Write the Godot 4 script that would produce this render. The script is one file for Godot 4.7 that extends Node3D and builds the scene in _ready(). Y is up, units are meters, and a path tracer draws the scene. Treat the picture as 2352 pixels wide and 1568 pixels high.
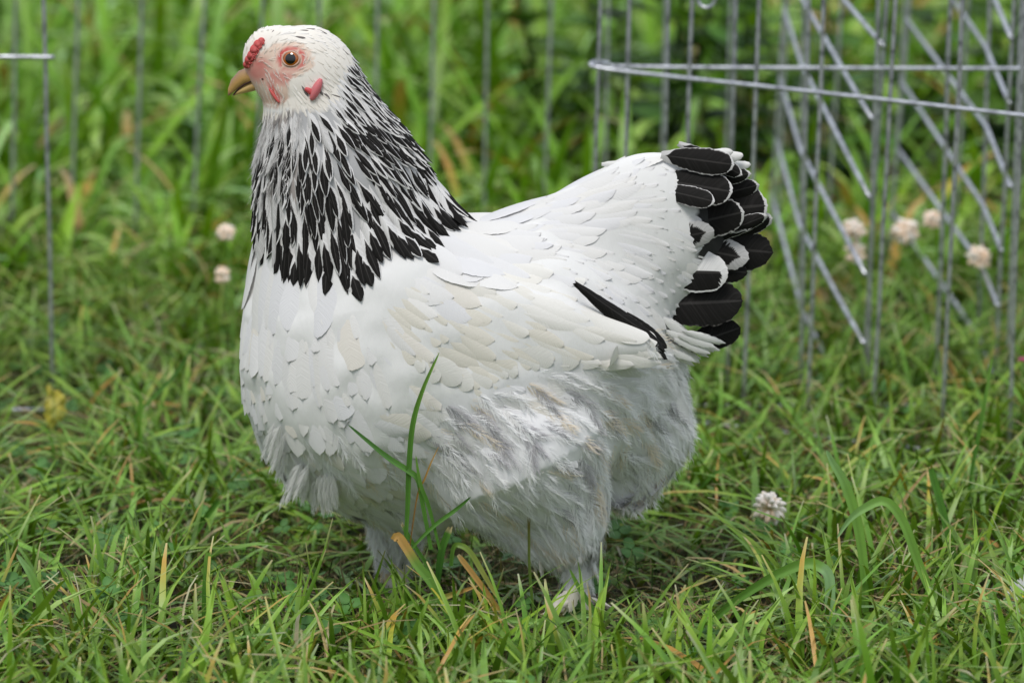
extends Node3D
# A white and black pullet standing on a lawn in front of a folding wire pen. Units are metres, y is up, the camera looks along -z.

const EYE := Vector3(0, 0.7727, 2.4364)
const PITCH := 12.95
const FPIX := 7599.0
const PX := 0.000329

var rng := RandomNumberGenerator.new()
var prims: Array[PackedFloat32Array] = []
var cos_p := cos(deg_to_rad(PITCH))
var sin_p := sin(deg_to_rad(PITCH))

# ------------------------------------------------------------------ measuring helpers
func at(px: float, py: float, z := 0.0) -> Vector3:          # the point at that distance behind the hen's own plane
	var dx := (px - 1176.0) / FPIX
	var dy := (784.0 - py) / FPIX
	var d := Vector3(dx, dy * cos_p - sin_p, -(cos_p + dy * sin_p))
	return EYE + d * ((z - EYE.z) / d.z)

func ground_at(px: float, py: float, h := 0.0) -> Vector3:
	var dx := (px - 1176.0) / FPIX
	var dy := (784.0 - py) / FPIX
	var d := Vector3(dx, dy * cos_p - sin_p, -(cos_p + dy * sin_p))
	return EYE + d * ((h - EYE.y) / d.y)

func seen_at(p: Vector3) -> Vector2:
	var q := p - EYE
	var depth := -q.z * cos_p - q.y * sin_p
	var up := q.y * cos_p - q.z * sin_p
	return Vector2(1176.0 + q.x / depth * FPIX, 784.0 - up / depth * FPIX)

func lin(r: float, g: float, b: float) -> Color:
	return Color(r / 255.0, g / 255.0, b / 255.0).srgb_to_linear()

func rnd(a: float, b: float) -> float:
	return rng.randf_range(a, b)

# ------------------------------------------------------------------ object helpers
var taken := {}
func numbered(called: String) -> String:
	var n: int = taken.get(called, 0)
	taken[called] = n + 1
	return called if n == 0 else "%s_%03d" % [called, n]

func tag(o: Node3D, label: String, category := "", group := "", kind := "") -> void:
	if label: o.set_meta("label", label)
	if category: o.set_meta("category", category)
	if group: o.set_meta("group", group)
	if kind: o.set_meta("kind", kind)

func thing(called: String, where := Vector3.ZERO) -> Node3D:
	var o := Node3D.new()
	o.name = numbered(called)
	add_child(o)
	o.position = where
	return o

func put(called: String, m: Mesh, mat: Material, parent: Node3D = null) -> MeshInstance3D:
	var o := MeshInstance3D.new()
	o.mesh = m
	o.material_override = mat
	if parent == null:
		o.name = numbered(called)
		add_child(o)
	else:
		var n: int = parent.get_meta("n_" + called, 0)
		parent.set_meta("n_" + called, n + 1)
		o.name = called if n == 0 else "%s_%03d" % [called, n]
		parent.add_child(o, true)
	return o

class Scatter:
	var rows := PackedFloat32Array()
	var count := 0
	func add(x: Vector3, y: Vector3, z: Vector3, o: Vector3, c: Color) -> void:
		rows.append_array(PackedFloat32Array([x.x, y.x, z.x, o.x, x.y, y.y, z.y, o.y, x.z, y.z, z.z, o.z, c.r, c.g, c.b, 1.0]))
		count += 1

func scatter_out(called: String, s: Scatter, m: Mesh, mat: Material, parent: Node3D) -> void:
	if s.count == 0:
		return
	var mm := MultiMesh.new()
	mm.transform_format = MultiMesh.TRANSFORM_3D
	mm.use_colors = true
	mm.mesh = m
	mm.instance_count = s.count
	mm.buffer = s.rows
	var o := MultiMeshInstance3D.new()
	o.multimesh = mm
	o.material_override = mat
	var n: int = parent.get_meta("n_" + called, 0)
	parent.set_meta("n_" + called, n + 1)
	o.name = called if n == 0 else "%s_%03d" % [called, n]
	o.set_meta("kind", "stuff")
	parent.add_child(o, true)

func paint(c: Color, rough := 0.7, vertex := false) -> StandardMaterial3D:
	var m := StandardMaterial3D.new()
	m.albedo_color = c
	m.roughness = rough
	m.vertex_color_use_as_albedo = vertex
	m.cull_mode = BaseMaterial3D.CULL_DISABLED
	return m

# a sheet of rows x columns points
func sheet(pts: Array, cols: Array, uvs: Array, flip := false, normals := []) -> ArrayMesh:
	var st := SurfaceTool.new()
	st.begin(Mesh.PRIMITIVE_TRIANGLES)
	var w: int = pts[0].size()
	for i in pts.size():
		for j in w:
			if cols.size(): st.set_color(cols[i][j])
			if uvs.size(): st.set_uv(uvs[i][j])
			if normals.size(): st.set_normal(normals[i][j])
			st.add_vertex(pts[i][j])
	for i in pts.size() - 1:
		for j in w - 1:
			var a := i * w + j
			if flip:
				for k in [a, a + 1, a + w, a + 1, a + w + 1, a + w]: st.add_index(k)
			else:
				for k in [a, a + w, a + 1, a + 1, a + w, a + w + 1]: st.add_index(k)
	if normals.is_empty(): st.generate_normals()
	return st.commit()

func tube_into(st: SurfaceTool, path: PackedVector3Array, radii: PackedFloat32Array, sides: int, cols := [], capped := true) -> void:
	var base: int = st.get_meta("n", 0)
	var n := path.size()
	var side := Vector3.ZERO
	for i in n:
		var t := (path[mini(i + 1, n - 1)] - path[maxi(i - 1, 0)]).normalized()
		if side == Vector3.ZERO:
			side = t.cross(Vector3(0.31, 0.2, 0.93)).normalized()
		side = (side - t * side.dot(t)).normalized()
		var up := t.cross(side)
		for k in sides:
			var a := TAU * k / sides
			if cols.size(): st.set_color(cols[i])
			st.add_vertex(path[i] + (side * cos(a) + up * sin(a)) * radii[i])
	for i in n - 1:
		for k in sides:
			var a := base + i * sides + k
			var b := base + i * sides + (k + 1) % sides
			for q in [a, b, a + sides, b, b + sides, a + sides]: st.add_index(q)
	if capped:
		for k in range(1, sides - 1):
			for q in [base, base + k + 1, base + k]: st.add_index(q)
			var e := base + (n - 1) * sides
			for q in [e, e + k, e + k + 1]: st.add_index(q)
	st.set_meta("n", base + n * sides)

func new_tool() -> SurfaceTool:
	var st := SurfaceTool.new()
	st.begin(Mesh.PRIMITIVE_TRIANGLES)
	st.set_meta("n", 0)
	return st

func wire_mesh(path: PackedVector3Array, r: float, sides := 8) -> ArrayMesh:
	var st := new_tool()
	var rr := PackedFloat32Array()
	for p in path: rr.append(r)
	tube_into(st, path, rr, sides)
	st.generate_normals()
	return st.commit()

func curve_points(ctrl: Array, n: int) -> PackedVector3Array:   # Catmull-Rom through the points
	var out := PackedVector3Array()
	var m := ctrl.size() - 1
	for i in n + 1:
		var f := float(i) / n * m
		var k := mini(int(f), m - 1)
		var t := f - k
		var p0: Vector3 = ctrl[maxi(k - 1, 0)]
		var p1: Vector3 = ctrl[k]
		var p2: Vector3 = ctrl[k + 1]
		var p3: Vector3 = ctrl[mini(k + 2, m)]
		out.append(p1.cubic_interpolate(p2, p0, p3, t))
	return out

func inside(poly: PackedVector2Array, p: Vector2) -> bool:
	return Geometry2D.is_point_in_polygon(p, poly)

func poly(flat: Array) -> PackedVector2Array:
	var out := PackedVector2Array()
	for i in range(0, flat.size(), 2): out.append(Vector2(flat[i], flat[i + 1]))
	return out

# ------------------------------------------------------------------ the hen's body as a field of tapered capsules joined smoothly
func prim(x1: float, y1: float, r1: float, x2: float, y2: float, r2: float, zs: float, z0: float, mirror: int, k: float, dz := 0.0) -> void:
	var a := at(x1, y1, z0)
	var b := at(x2, y2, z0 + dz)
	a.z = 0.0
	b.z = dz / zs
	var ba := b - a
	prims.append(PackedFloat32Array([a.x, a.y, ba.x, ba.y, ba.z, 1.0 / maxf(ba.length_squared(), 1e-9), r1 * PX, (r2 - r1) * PX, 1.0 / zs, z0, mirror, k * PX]))

var lumps: FastNoiseLite
func field(p: Vector3) -> float:
	var d := 1.0
	var first := true
	for c in prims:
		var qx := p.x - c[0]
		var qy := p.y - c[1]
		var qz := ((absf(p.z) if c[10] > 0.5 else p.z) - c[9]) * c[8]
		var h := clampf((qx * c[2] + qy * c[3] + qz * c[4]) * c[5], 0.0, 1.0)
		var ex := qx - c[2] * h
		var ey := qy - c[3] * h
		var ez := qz - c[4] * h
		var e := sqrt(ex * ex + ey * ey + ez * ez) - c[6] - c[7] * h
		if first:
			d = e
			first = false
		else:
			var k := c[11]
			var hh := 0.5 + 0.5 * (d - e) / k
			if hh >= 1.0:
				d = e
			elif hh > 0.0:
				d = d + (e - d) * hh - k * hh * (1.0 - hh)
	if lumps and d < 0.03 and p.y > 0.06 and p.y < 0.36:
		d += lumps.get_noise_3d(p.x, p.y, p.z) * 0.0042 * smoothstep(0.36, 0.28, p.y)
	return d

func slope(p: Vector3) -> Vector3:
	var e := 0.0015
	var d := field(p)
	return Vector3(field(p + Vector3(e, 0, 0)) - d, field(p + Vector3(0, e, 0)) - d, field(p + Vector3(0, 0, e)) - d).normalized()

func skin(px: float, py: float) -> Vector3:                   # the near surface at that place of the hen's side
	var z := 0.17
	while z > -0.12:
		if field(at(px, py, z)) < 0.0:
			var lo := z
			var hi := z + 0.004
			for i in 7:
				var m := (lo + hi) / 2
				if field(at(px, py, m)) < 0.0: lo = m
				else: hi = m
			return at(px, py, lo)
		z -= 0.004
	return at(px, py, 0.0)

var skin_v := PackedVector3Array()
var skin_n := PackedVector3Array()
var skin_i := PackedInt32Array()

func net(cell: float, keep: Callable) -> void:                # surface nets over the cells that the surface crosses
	var lo := Vector3(-0.27, -0.01, -0.16)
	var levels := 3
	var size := cell * pow(2, levels)
	var cells: Array[Vector3i] = []
	for i in int(ceil(0.52 / size)):
		for j in int(ceil(0.49 / size)):
			for k in int(ceil(0.32 / size)): cells.append(Vector3i(i, j, k))
	for level in levels + 1:
		var next: Array[Vector3i] = []
		for c in cells:
			var mid := lo + (Vector3(c) + Vector3(0.5, 0.5, 0.5)) * size
			if level == levels and not keep.call(mid): continue
			if absf(field(mid)) < size * 2.0:
				if level == levels: next.append(c)
				else:
					for o in 8: next.append(c * 2 + Vector3i(o & 1, (o >> 1) & 1, (o >> 2) & 1))
		cells = next
		if level < levels: size /= 2
	var value := {}
	var vertex := {}
	for c in cells:
		var inside_n := 0
		var v := PackedFloat32Array()
		for o in 8:
			var q := c + Vector3i(o & 1, (o >> 1) & 1, (o >> 2) & 1)
			if not value.has(q): value[q] = field(lo + Vector3(q) * size)
			var f: float = value[q]
			v.append(f)
			if f < 0.0: inside_n += 1
		if inside_n == 0 or inside_n == 8: continue
		var sum := Vector3.ZERO
		var n := 0
		for e in [[0, 1], [2, 3], [4, 5], [6, 7], [0, 2], [1, 3], [4, 6], [5, 7], [0, 4], [1, 5], [2, 6], [3, 7]]:
			var fa := v[e[0]]
			var fb := v[e[1]]
			if (fa < 0.0) != (fb < 0.0):
				var t := fa / (fa - fb)
				var pa := Vector3(e[0] & 1, (e[0] >> 1) & 1, (e[0] >> 2) & 1)
				var pb := Vector3(e[1] & 1, (e[1] >> 1) & 1, (e[1] >> 2) & 1)
				sum += pa.lerp(pb, t)
				n += 1
		var p := lo + (Vector3(c) + sum / n) * size
		vertex[c] = skin_v.size()
		skin_v.append(p)
		skin_n.append(slope(p))
	for c in vertex.keys():
		var f0: float = value[c]
		for axis in 3:
			var step := Vector3i.ZERO
			step[axis] = 1
			if not value.has(c + step): continue
			var f1: float = value[c + step]
			if (f0 < 0.0) == (f1 < 0.0): continue
			var u := Vector3i.ZERO
			var w := Vector3i.ZERO
			u[(axis + 1) % 3] = 1
			w[(axis + 2) % 3] = 1
			if not (vertex.has(c - u) and vertex.has(c - w) and vertex.has(c - u - w)): continue
			var q := [vertex[c - u - w], vertex[c - w], vertex[c], vertex[c - u]]
			if f0 < 0.0:
				skin_i.append_array(PackedInt32Array([q[0], q[2], q[1], q[0], q[3], q[2]]))
			else:
				skin_i.append_array(PackedInt32Array([q[0], q[1], q[2], q[0], q[2], q[3]]))

# ------------------------------------------------------------------ feathers
# half width of a feather along its length: [width at the root, where it is widest, roundness of the tip]
const ROUND := [0.25, 0.58, 2.0]
const LANCE := [0.3, 0.55, 1.45]
const BROAD := [0.3, 0.66, 2.3]
const SOFT := [0.35, 0.5, 1.6]

func outline(shape: Array, t: float) -> float:
	if t < shape[1]: return lerpf(shape[0], 1.0, sin(t / shape[1] * PI * 0.5))
	return maxf(pow(1.0 - pow((t - shape[1]) / (1.0 - shape[1]), shape[2]), 1.0 / minf(shape[2], 2.0)), 0.02)

# one feather, root at the origin, tip at y = 1, outer face +z, half width 1 at its widest
func feather(shape: Array, rows: int, curl: float, camber: float, jag: float, round_ := 0.14) -> ArrayMesh:
	var us := [-1.0, -0.72, -0.4, -0.06, 0.06, 0.4, 0.72, 1.0]
	var pts := []
	var uvs := []
	var nor := []
	for i in rows + 1:
		var t := 1.0 - pow(1.0 - float(i) / rows, 1.5)
		var w := outline(shape, t)
		var row := PackedVector3Array()
		var uv := PackedVector2Array()
		var nr := PackedVector3Array()
		for u in us:
			var e: float = u
			var dy := 0.0
			if absf(u) == 1.0:
				e *= 1.0 - jag * rnd(-0.4, 1.6)
				dy = rnd(-0.2, 0.3) * jag
			var quill := 0.012 if absf(u) < 0.1 else 0.0
			row.append(Vector3(e * w, t + dy - 0.02 * absf(e), -curl * t * t - camber * e * e * w + quill))
			uv.append(Vector2(u * 0.5 + 0.5, t))
			nr.append(Vector3(u * round_, 0.06 + 0.16 * t * t, 1.0).normalized())
		nor.append(nr)
		pts.append(row)
		uvs.append(uv)
	return sheet(pts, [], uvs, false, nor)

# a downy plume: loose barbs along a bent quill
func plume(barbs: int, spread: float, reach: float, curl: float, fat: float) -> ArrayMesh:
	var st := SurfaceTool.new()
	st.begin(Mesh.PRIMITIVE_TRIANGLES)
	for i in barbs:
		var t := rnd(0.05, 0.98)
		var s := 1.0 if i % 2 else -1.0
		var a := spread * rnd(0.5, 1.25) * (1.0 - 0.45 * t)
		var l := reach * rnd(0.6, 1.15) * (1.0 - 0.35 * t)
		var lift := rnd(-0.05, 0.13)
		var p0 := Vector3(0, t, -curl * t * t)
		var p1 := p0 + Vector3(s * sin(a) * l * 0.55, cos(a) * l * 0.5, lift * 0.7 - curl * 0.1)
		var bend := rnd(-0.1, 0.35)
		var p2 := p0 + Vector3(s * sin(a - bend) * l, cos(a - bend) * l, lift - curl * 0.35)
		var side := Vector3(cos(a) * s, -sin(a), 0) * fat
		var n := Vector3(s * 0.25, 0.1, 1).normalized()
		for tri in [[p0 - side, p0 + side, p1 + side * 0.8], [p0 - side, p1 + side * 0.8, p1 - side * 0.8], [p1 - side * 0.8, p1 + side * 0.8, p2]]:
			if (tri[1] - tri[0]).cross(tri[2] - tri[0]).dot(n) > 0.0: tri.reverse()
			for v in tri:
				st.set_normal(n)
				st.set_uv(Vector2(0.5, 0.5))
				st.add_vertex(v)
	return st.commit()

# prints of the laced hackle and tail feathers: across u (-1..1), along t (0 root .. 1 tip)
func feather_print(kind: int, s: int) -> ImageTexture:
	var w := 64
	var h := 192
	var im := Image.create(w, h, false, Image.FORMAT_RGB8)
	var n := FastNoiseLite.new()
	n.seed = s
	n.frequency = 0.11
	for j in h:
		var t := (j + 0.5) / h
		for i in w:
			var u := (i + 0.5) / w * 2 - 1
			var au := absf(u)
			var barb := n.get_noise_2d((t - 0.16 * au) * 420.0, signf(u) * 40.0)
			var rag := n.get_noise_2d((t - 0.14 * au) * 260.0, signf(u) * 90.0 + 33.0)
			var white := 0.76 + barb * 0.2 - 0.08 * (1.0 - t)
			var black := 0.012 + maxf(barb, 0.0) * 0.02
			var core := 0.0
			if kind == 0:                              # thin dark stripe, upper neck
				core = 0.38 * smoothstep(0.4, 0.7, t) * (1.0 - smoothstep(0.86, 0.98, t))
			elif kind == 1:                            # laced, dark lance in the middle
				core = 0.58 * smoothstep(0.3, 0.68, t) * (1.0 - smoothstep(0.88, 1.0, t) * 0.8)
			elif kind == 2:                            # broad dark centre, thin lacing
				core = 0.72 * smoothstep(0.22, 0.64, t) * (1.0 - smoothstep(0.92, 1.0, t) * 0.6)
			elif kind == 3:                            # dark right through the tip
				core = 0.6 * smoothstep(0.42, 0.66, t) + 0.8 * smoothstep(0.68, 0.86, t)
			elif kind == 4:                            # grey and fluffy, throat
				core = 0.0
				white = 0.58 + barb * 0.3
			elif kind == 5:                            # tail: black, white lacing round the end
				white *= 0.8
				core = 0.93 * smoothstep(0.05, 0.2, t)
				if t > 0.962 - 0.05 * u * u + rag * 0.02: core = 0.0
			elif kind == 6:                            # tail: plain black
				core = 1.3
				black = 0.012 + maxf(barb, 0.0) * 0.022
				if au > 0.93: black += 0.16 * maxf(rag + 0.2, 0.0)
			elif kind == 7:                            # tail: white, dark flecks along one vane
				core = 0.0
				white = 0.66 + barb * 0.18
				white *= 0.72
				core = (0.66 + rag * 0.3) * smoothstep(0.2, 0.4, t) * (1.0 - smoothstep(0.72, 0.9, t))
			elif kind == 8:                            # half dark
				core = 1.5 if u > -0.05 and t < 0.9 + rag * 0.05 and u < 0.9 else 0.0
			elif kind == 9:                            # black worn to brown
				core = 1.4
				black = 0.05 + barb * 0.03
			var f := smoothstep(core + 0.08 + rag * 0.08, core - 0.05 + rag * 0.08, au) if core > 0.01 else 0.0
			var g := lerpf(white, black, f)
			if au < 0.05: g = lerpf(g, 0.32 if f > 0.5 else 0.85, 0.08 if f > 0.5 else 0.2)
			var tint := Vector3(1.0, 0.985, 0.985) if f < 0.5 else (Vector3(1.05, 0.98, 0.95) if kind != 9 else Vector3(1.1, 0.96, 0.88))
			im.set_pixel(i, j, Color(clampf(g * tint.x, 0, 1), clampf(g * tint.y, 0, 1), clampf(g * tint.z, 0, 1)).linear_to_srgb())
	return ImageTexture.create_from_image(im)

func barb_bump() -> ImageTexture:                              # the fine herringbone of barbs on a vane
	var im := Image.create(64, 256, false, Image.FORMAT_RGB8)
	var n := FastNoiseLite.new()
	n.seed = 9
	n.frequency = 0.09
	for j in 256:
		for i in 64:
			var u := (i + 0.5) / 32.0 - 1
			var q := n.get_noise_2d((j / 256.0 - 0.2 * absf(u)) * 900.0, signf(u) * 50.0 + u * 6.0)
			var g := clampf(0.5 + 0.5 * q, 0, 1)
			im.set_pixel(i, j, Color(g, g, g))
	return ImageTexture.create_from_image(im)

var flow_at := []
func flow(p: Vector2) -> Vector2:
	var sum := Vector2.ZERO
	for f in flow_at:
		var d: float = (p - f[0]).length_squared() + 400.0
		sum += f[1] / (d * d)
	return sum.normalized()

# frame of a feather lying on the skin at p with normal n: [across, along, outward]
func lay(p: Vector3, n: Vector3, dir: Vector2, turn: float, rise: float, l: float, curl := 0.05) -> Array:
	var d := Vector3(dir.x, -dir.y, 0.0)
	if absf(n.z) < 0.5: d.z = 0.12 * signf(p.z)
	var y := (d - n * d.dot(n))
	if y.length() < 0.05: y = Vector3(0, -1, 0) - n * -n.y
	y = y.normalized().rotated(n, turn)
	var x := y.cross(n).normalized()
	# the tip comes to lie at that height above the skin, however the skin curves
	for k in 2:
		var tip := p + y * l * 0.95 - x.cross(y) * curl * l
		var f := field(tip)
		var e := 0.002
		var g := Vector3(field(tip + Vector3(e, 0, 0)) - f, field(tip + Vector3(0, e, 0)) - f, field(tip + Vector3(0, 0, e)) - f).length() / e
		y = y.rotated(x, clampf((rise - f / maxf(g, 0.5)) / l, -0.5, 0.5))
	var z := x.cross(y).normalized()
	return [x, y, z, field(p + y * l * 0.55)]

# ------------------------------------------------------------------ grass
func blade(seg: int, bend: float, fold: float, droop: float, stops: Array, taper := 1.0) -> ArrayMesh:
	# unit height, unit width; stops: [t, colour]
	var pts := []
	var cols := []
	for i in seg + 1:
		var t := float(i) / seg
		var w := 0.5 * minf(1.0, 0.55 + t * 2.0) * pow(maxf(1.0 - pow(t, 2.2) * taper, 0.0), 0.8)
		var y := t - droop * t * t * t
		var z := bend * t * t
		var c: Color = stops[-1][1]
		for k in range(1, stops.size()):
			if t <= stops[k][0]:
				c = stops[k - 1][1].lerp(stops[k][1], (t - stops[k - 1][0]) / (stops[k][0] - stops[k - 1][0]))
				break
		pts.append(PackedVector3Array([Vector3(-w, y, z), Vector3(0, y, z - fold * 0.02), Vector3(w, y, z)]))
		cols.append([c, c * Color(0.93, 0.93, 0.93), c])
	return sheet(pts, cols, [])

# a single blade through measured points, with its own width and colours
func hero_blade(ctrl: Array, z: float, width: float, stops: Array, cut: bool, lean: float) -> ArrayMesh:
	var pts3 := []
	var n := ctrl.size()
	for i in n:
		var f := float(i) / (n - 1)
		pts3.append(at(ctrl[i][0], ctrl[i][1], z + lean * (1.0 - f) * 0.03))
	var path := curve_points(pts3, 22)
	var rows := []
	var cols := []
	for i in path.size():
		var t := float(i) / (path.size() - 1)       # 0 tip .. 1 base
		var w := width * PX * 0.5 * (minf(1.0, 0.55 + t * 4.0) if cut else minf(1.0, 0.06 + pow(t, 0.6) * 1.7)) * (1.0 - 0.35 * smoothstep(0.6, 1.0, t))
		var dir := (path[mini(i + 1, path.size() - 1)] - path[maxi(i - 1, 0)]).normalized()
		var turn := 0.35 + 0.5 * sin(t * 3.0 + width)
		var side := dir.cross(Vector3(sin(turn) * 0.6, 0.25, 1.0)).normalized()
		var nor := side.cross(dir).normalized()
		var c: Color = stops[-1][1]
		for k in range(1, stops.size()):
			if t <= stops[k][0]:
				c = stops[k - 1][1].lerp(stops[k][1], (t - stops[k - 1][0]) / (stops[k][0] - stops[k - 1][0]))
				break
		c = c * rnd(0.93, 1.07)
		var ragged := rnd(-0.002, 0.002) if cut and i == 0 else 0.0
		rows.append(PackedVector3Array([path[i] - side * w + dir * ragged, path[i] - side * w * 0.5 - nor * w * 0.16, path[i] - nor * w * 0.3 - dir * ragged, path[i] + side * w * 0.5 - nor * w * 0.16, path[i] + side * w]))
		cols.append([c, c * 1.05, c * 0.86, c * 1.05, c])
	return sheet(rows, cols, [])

# ------------------------------------------------------------------ the pen
var zinc: StandardMaterial3D

func upright(parent: Node3D, x1: float, y1: float, x2: float, y2: float, z: float, r := 0.0021, top := 0.53) -> void:
	var a := at(x1, y1, z)
	var b := at(x2, y2, z)
	var d := (a - b) / (a.y - b.y)
	var foot := b + d * (0.006 - b.y)
	var head := b + d * (top - b.y)
	var path := PackedVector3Array()
	for i in 9:
		path.append(foot.lerp(head, i / 8.0) + Vector3(rnd(-1, 1), 0, rnd(-1, 1)) * 0.0005 - parent.position)
	put("upright_wire", wire_mesh(path, r), zinc, parent)

func cross_wire(parent: Node3D, ctrl: Array, r := 0.0021) -> void:
	var path := curve_points(ctrl, 6 * (ctrl.size() - 1))
	for i in path.size(): path[i] -= parent.position
	put("cross_wire", wire_mesh(path, r), zinc, parent)

func build_pen() -> void:
	zinc = paint(Color(0.82, 0.83, 0.86), 0.30)
	zinc.metallic = 0.7
	var mott := NoiseTexture2D.new()
	mott.noise = FastNoiseLite.new()
	mott.noise.seed = 4
	mott.noise.frequency = 0.03
	mott.noise.fractal_octaves = 4
	mott.width = 256
	mott.height = 256
	mott.seamless = true
	var ramp := Gradient.new()
	ramp.colors = PackedColorArray([Color(0.62, 0.62, 0.64), Color(0.95, 0.95, 0.97), Color(1, 1, 1)])
	ramp.offsets = PackedFloat32Array([0.2, 0.5, 0.8])
	mott.color_ramp = ramp
	zinc.albedo_texture = mott
	zinc.uv1_triplanar = true
	zinc.uv1_world_triplanar = true
	zinc.uv1_scale = Vector3(9, 9, 9)

	# left panel, close to the hen: only its last bar and the end of one cross wire are in the picture
	var p := thing("wire_pen_panel", ground_at(-200, 960))
	tag(p, "wire panel cut off by the left edge, its last bar in front of others", "pen panel", "panels of the wire pen")
	upright(p, 100, 0, 120, 880, -0.6)
	for k in range(1, 8): upright(p, 100 - k * 162, 0, 121 - k * 158, 880, -0.6)
	cross_wire(p, [at(113, 131, -0.6) + Vector3(0, 0, 0.004), at(0, 129, -0.6) + Vector3(0, 0, 0.004), at(-1100, 122, -0.6) + Vector3(0, 0, 0.004)])
	cross_wire(p, [Vector3(at(122, 900, -0.6).x, 0.008, -0.6), Vector3(at(-1100, 900, -0.6).x, 0.008, -0.6)])

	# back panel: evenly spaced bars right across the picture, well out of focus
	p = thing("wire_pen_panel", Vector3(0, 0, -1.2))
	tag(p, "long blurred wire panel farthest back, standing in tall grass behind the hen", "pen panel", "panels of the wire pen")
	var tops := [35, 178, 326, 468, 603, 735, 867, 997, 1120, 1268, 1398, 1530, 1680, 1808, 1935, 2080, 2225, 2365]
	var feet := [28, 164, 312, 445, 588, 722, 858, 985, 1112, 1250, 1388, 1520, 1666, 1790, 1905, 2052, 2198, 2340]
	for i in tops.size(): upright(p, tops[i], 0, feet[i], 470, -1.2)
	for k in range(1, 5):
		upright(p, 35 - k * 143, 0, 28 - k * 143, 470, -1.2)
		upright(p, 2365 + k * 143, 0, 2340 + k * 143, 470, -1.2)
	cross_wire(p, [Vector3(-0.98, 0.01, -1.196), Vector3(0, 0.012, -1.196), Vector3(1.0, 0.01, -1.196)])
	cross_wire(p, [Vector3(-0.98, 0.4, -1.196), Vector3(0, 0.4, -1.196), Vector3(1.0, 0.4, -1.196)])

	# front panel on the right, turned towards the camera: the sharpest
	var zf := func(x: float) -> float: return lerpf(-0.6, -0.41, (x - 1365.0) / 987.0)
	p = thing("wire_pen_panel", at(1850, 1010, -0.5) * Vector3(1, 0, 1))
	tag(p, "sharpest wire panel on the right, its cross wire sloping down from a hooked end", "pen panel", "panels of the wire pen")
	for b in [[1379, 0, 1368, 400], [1446, 0, 1437, 370], [1590, 0, 1580, 330], [1745, 0, 1707, 950], [1893, 0, 1854, 1005], [2058, 0, 2004, 1000], [2212, 0, 2163, 1012], [2355, 0, 2320, 998], [2505, 0, 2465, 1000], [2655, 0, 2612, 1000], [2805, 0, 2760, 1000]]:
		upright(p, b[0], b[1], b[2], b[3], zf.call(b[0]))
	var fr := Vector3(0, 0, 0.0042)
	cross_wire(p, [at(1400, 146, -0.606), at(1368, 142, -0.603), at(1357, 149, -0.592), at(1385, 157, -0.589) , at(1500, 170, zf.call(1500)) + fr, at(1890, 212, zf.call(1890)) + fr, at(2352, 264, zf.call(2352)) + fr, at(2830, 318, zf.call(2830)) + fr])
	cross_wire(p, [Vector3(at(1365, 970, -0.6).x, 0.009, -0.596), Vector3(at(2352, 1100, -0.41).x, 0.009, -0.406), Vector3(at(2830, 1100, -0.32).x, 0.009, -0.316)])
	var ring := TorusMesh.new()
	ring.inner_radius = 0.0062
	ring.outer_radius = 0.0098
	ring.rings = 24
	ring.ring_segments = 8
	var rg := put("hook_ring", ring, zinc, p)
	rg.position = at(1623, -3, -0.53) - p.position
	rg.rotation = Vector3(PI / 2, 0, 0.3)

	# second panel from the same corner, square to the camera
	p = thing("wire_pen_panel", Vector3(at(1850, 960, -0.62).x, 0, -0.62))
	tag(p, "wire panel with a level cross wire just behind the sloping one on the right", "pen panel", "panels of the wire pen")
	for b in [[1535, 0, 1528, 330], [1690, 0, 1683, 330], [1858, 0, 1838, 950], [2018, 0, 1992, 900], [2184, 0, 2154, 815], [2348, 0, 2318, 815], [2512, 0, 2480, 815], [2676, 0, 2640, 815]]:
		upright(p, b[0], b[1], b[2], b[3], -0.62)
	cross_wire(p, [at(1382, 151, -0.616), at(1560, 155, -0.616), at(2000, 157, -0.616), at(2352, 158, -0.616), at(2680, 159, -0.616)])
	cross_wire(p, [Vector3(at(1382, 960, -0.62).x, 0.008, -0.616), Vector3(at(2680, 960, -0.62).x, 0.008, -0.616)])

	# two folded panels seen almost edge on: their wires run down towards the camera and catch the sky
	var fold_a := [[1810, -140, 1844, 0, 2003, 275], [1801, 20, 1842, 149, 1998, 455], [1792, 180, 1839, 343, 1988, 631], [1785, 325, 1836, 514, 1984, 790], [1774, 451, 1840, 703, 1976, 985], [1850, -190, 1880, -70, 2031, 108]]
	var fold_b := [[2191, 0, 2265, 108, 2320, 239], [2083, 45, 2266, 290, 2322, 430], [2072, 189, 2258, 470, 2302, 577], [2063, 343, 2255, 610, 2293, 703], [2049, 487, 2250, 775, 2280, 860], [2250, -70, 2280, -15, 2324, 90]]
	for q in [[fold_a, [[1806, -60, 1772, 500, -1.1], [1847, -50, 1838, 760, -0.86], [2036, 0, 1988, 800, -0.64]], "slanting pale wires of a folded panel between the tail and the thick bars"], [fold_b, [[2092, -20, 2050, 480, -1.08], [2276, -60, 2249, 780, -0.8], [2330, 0, 2290, 800, -0.66]], "slanting pale wires of a folded panel near the right edge"]]:
		var ups: Array = q[1]
		var base := at(ups[1][2], 900, ups[1][4]) * Vector3(1, 0, 1)
		p = thing("folded_pen_panel", base)
		tag(p, q[2], "pen panel", "folded panels of the wire pen")
		for u in ups: upright(p, u[0], u[1], u[2], u[3], u[4])
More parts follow.
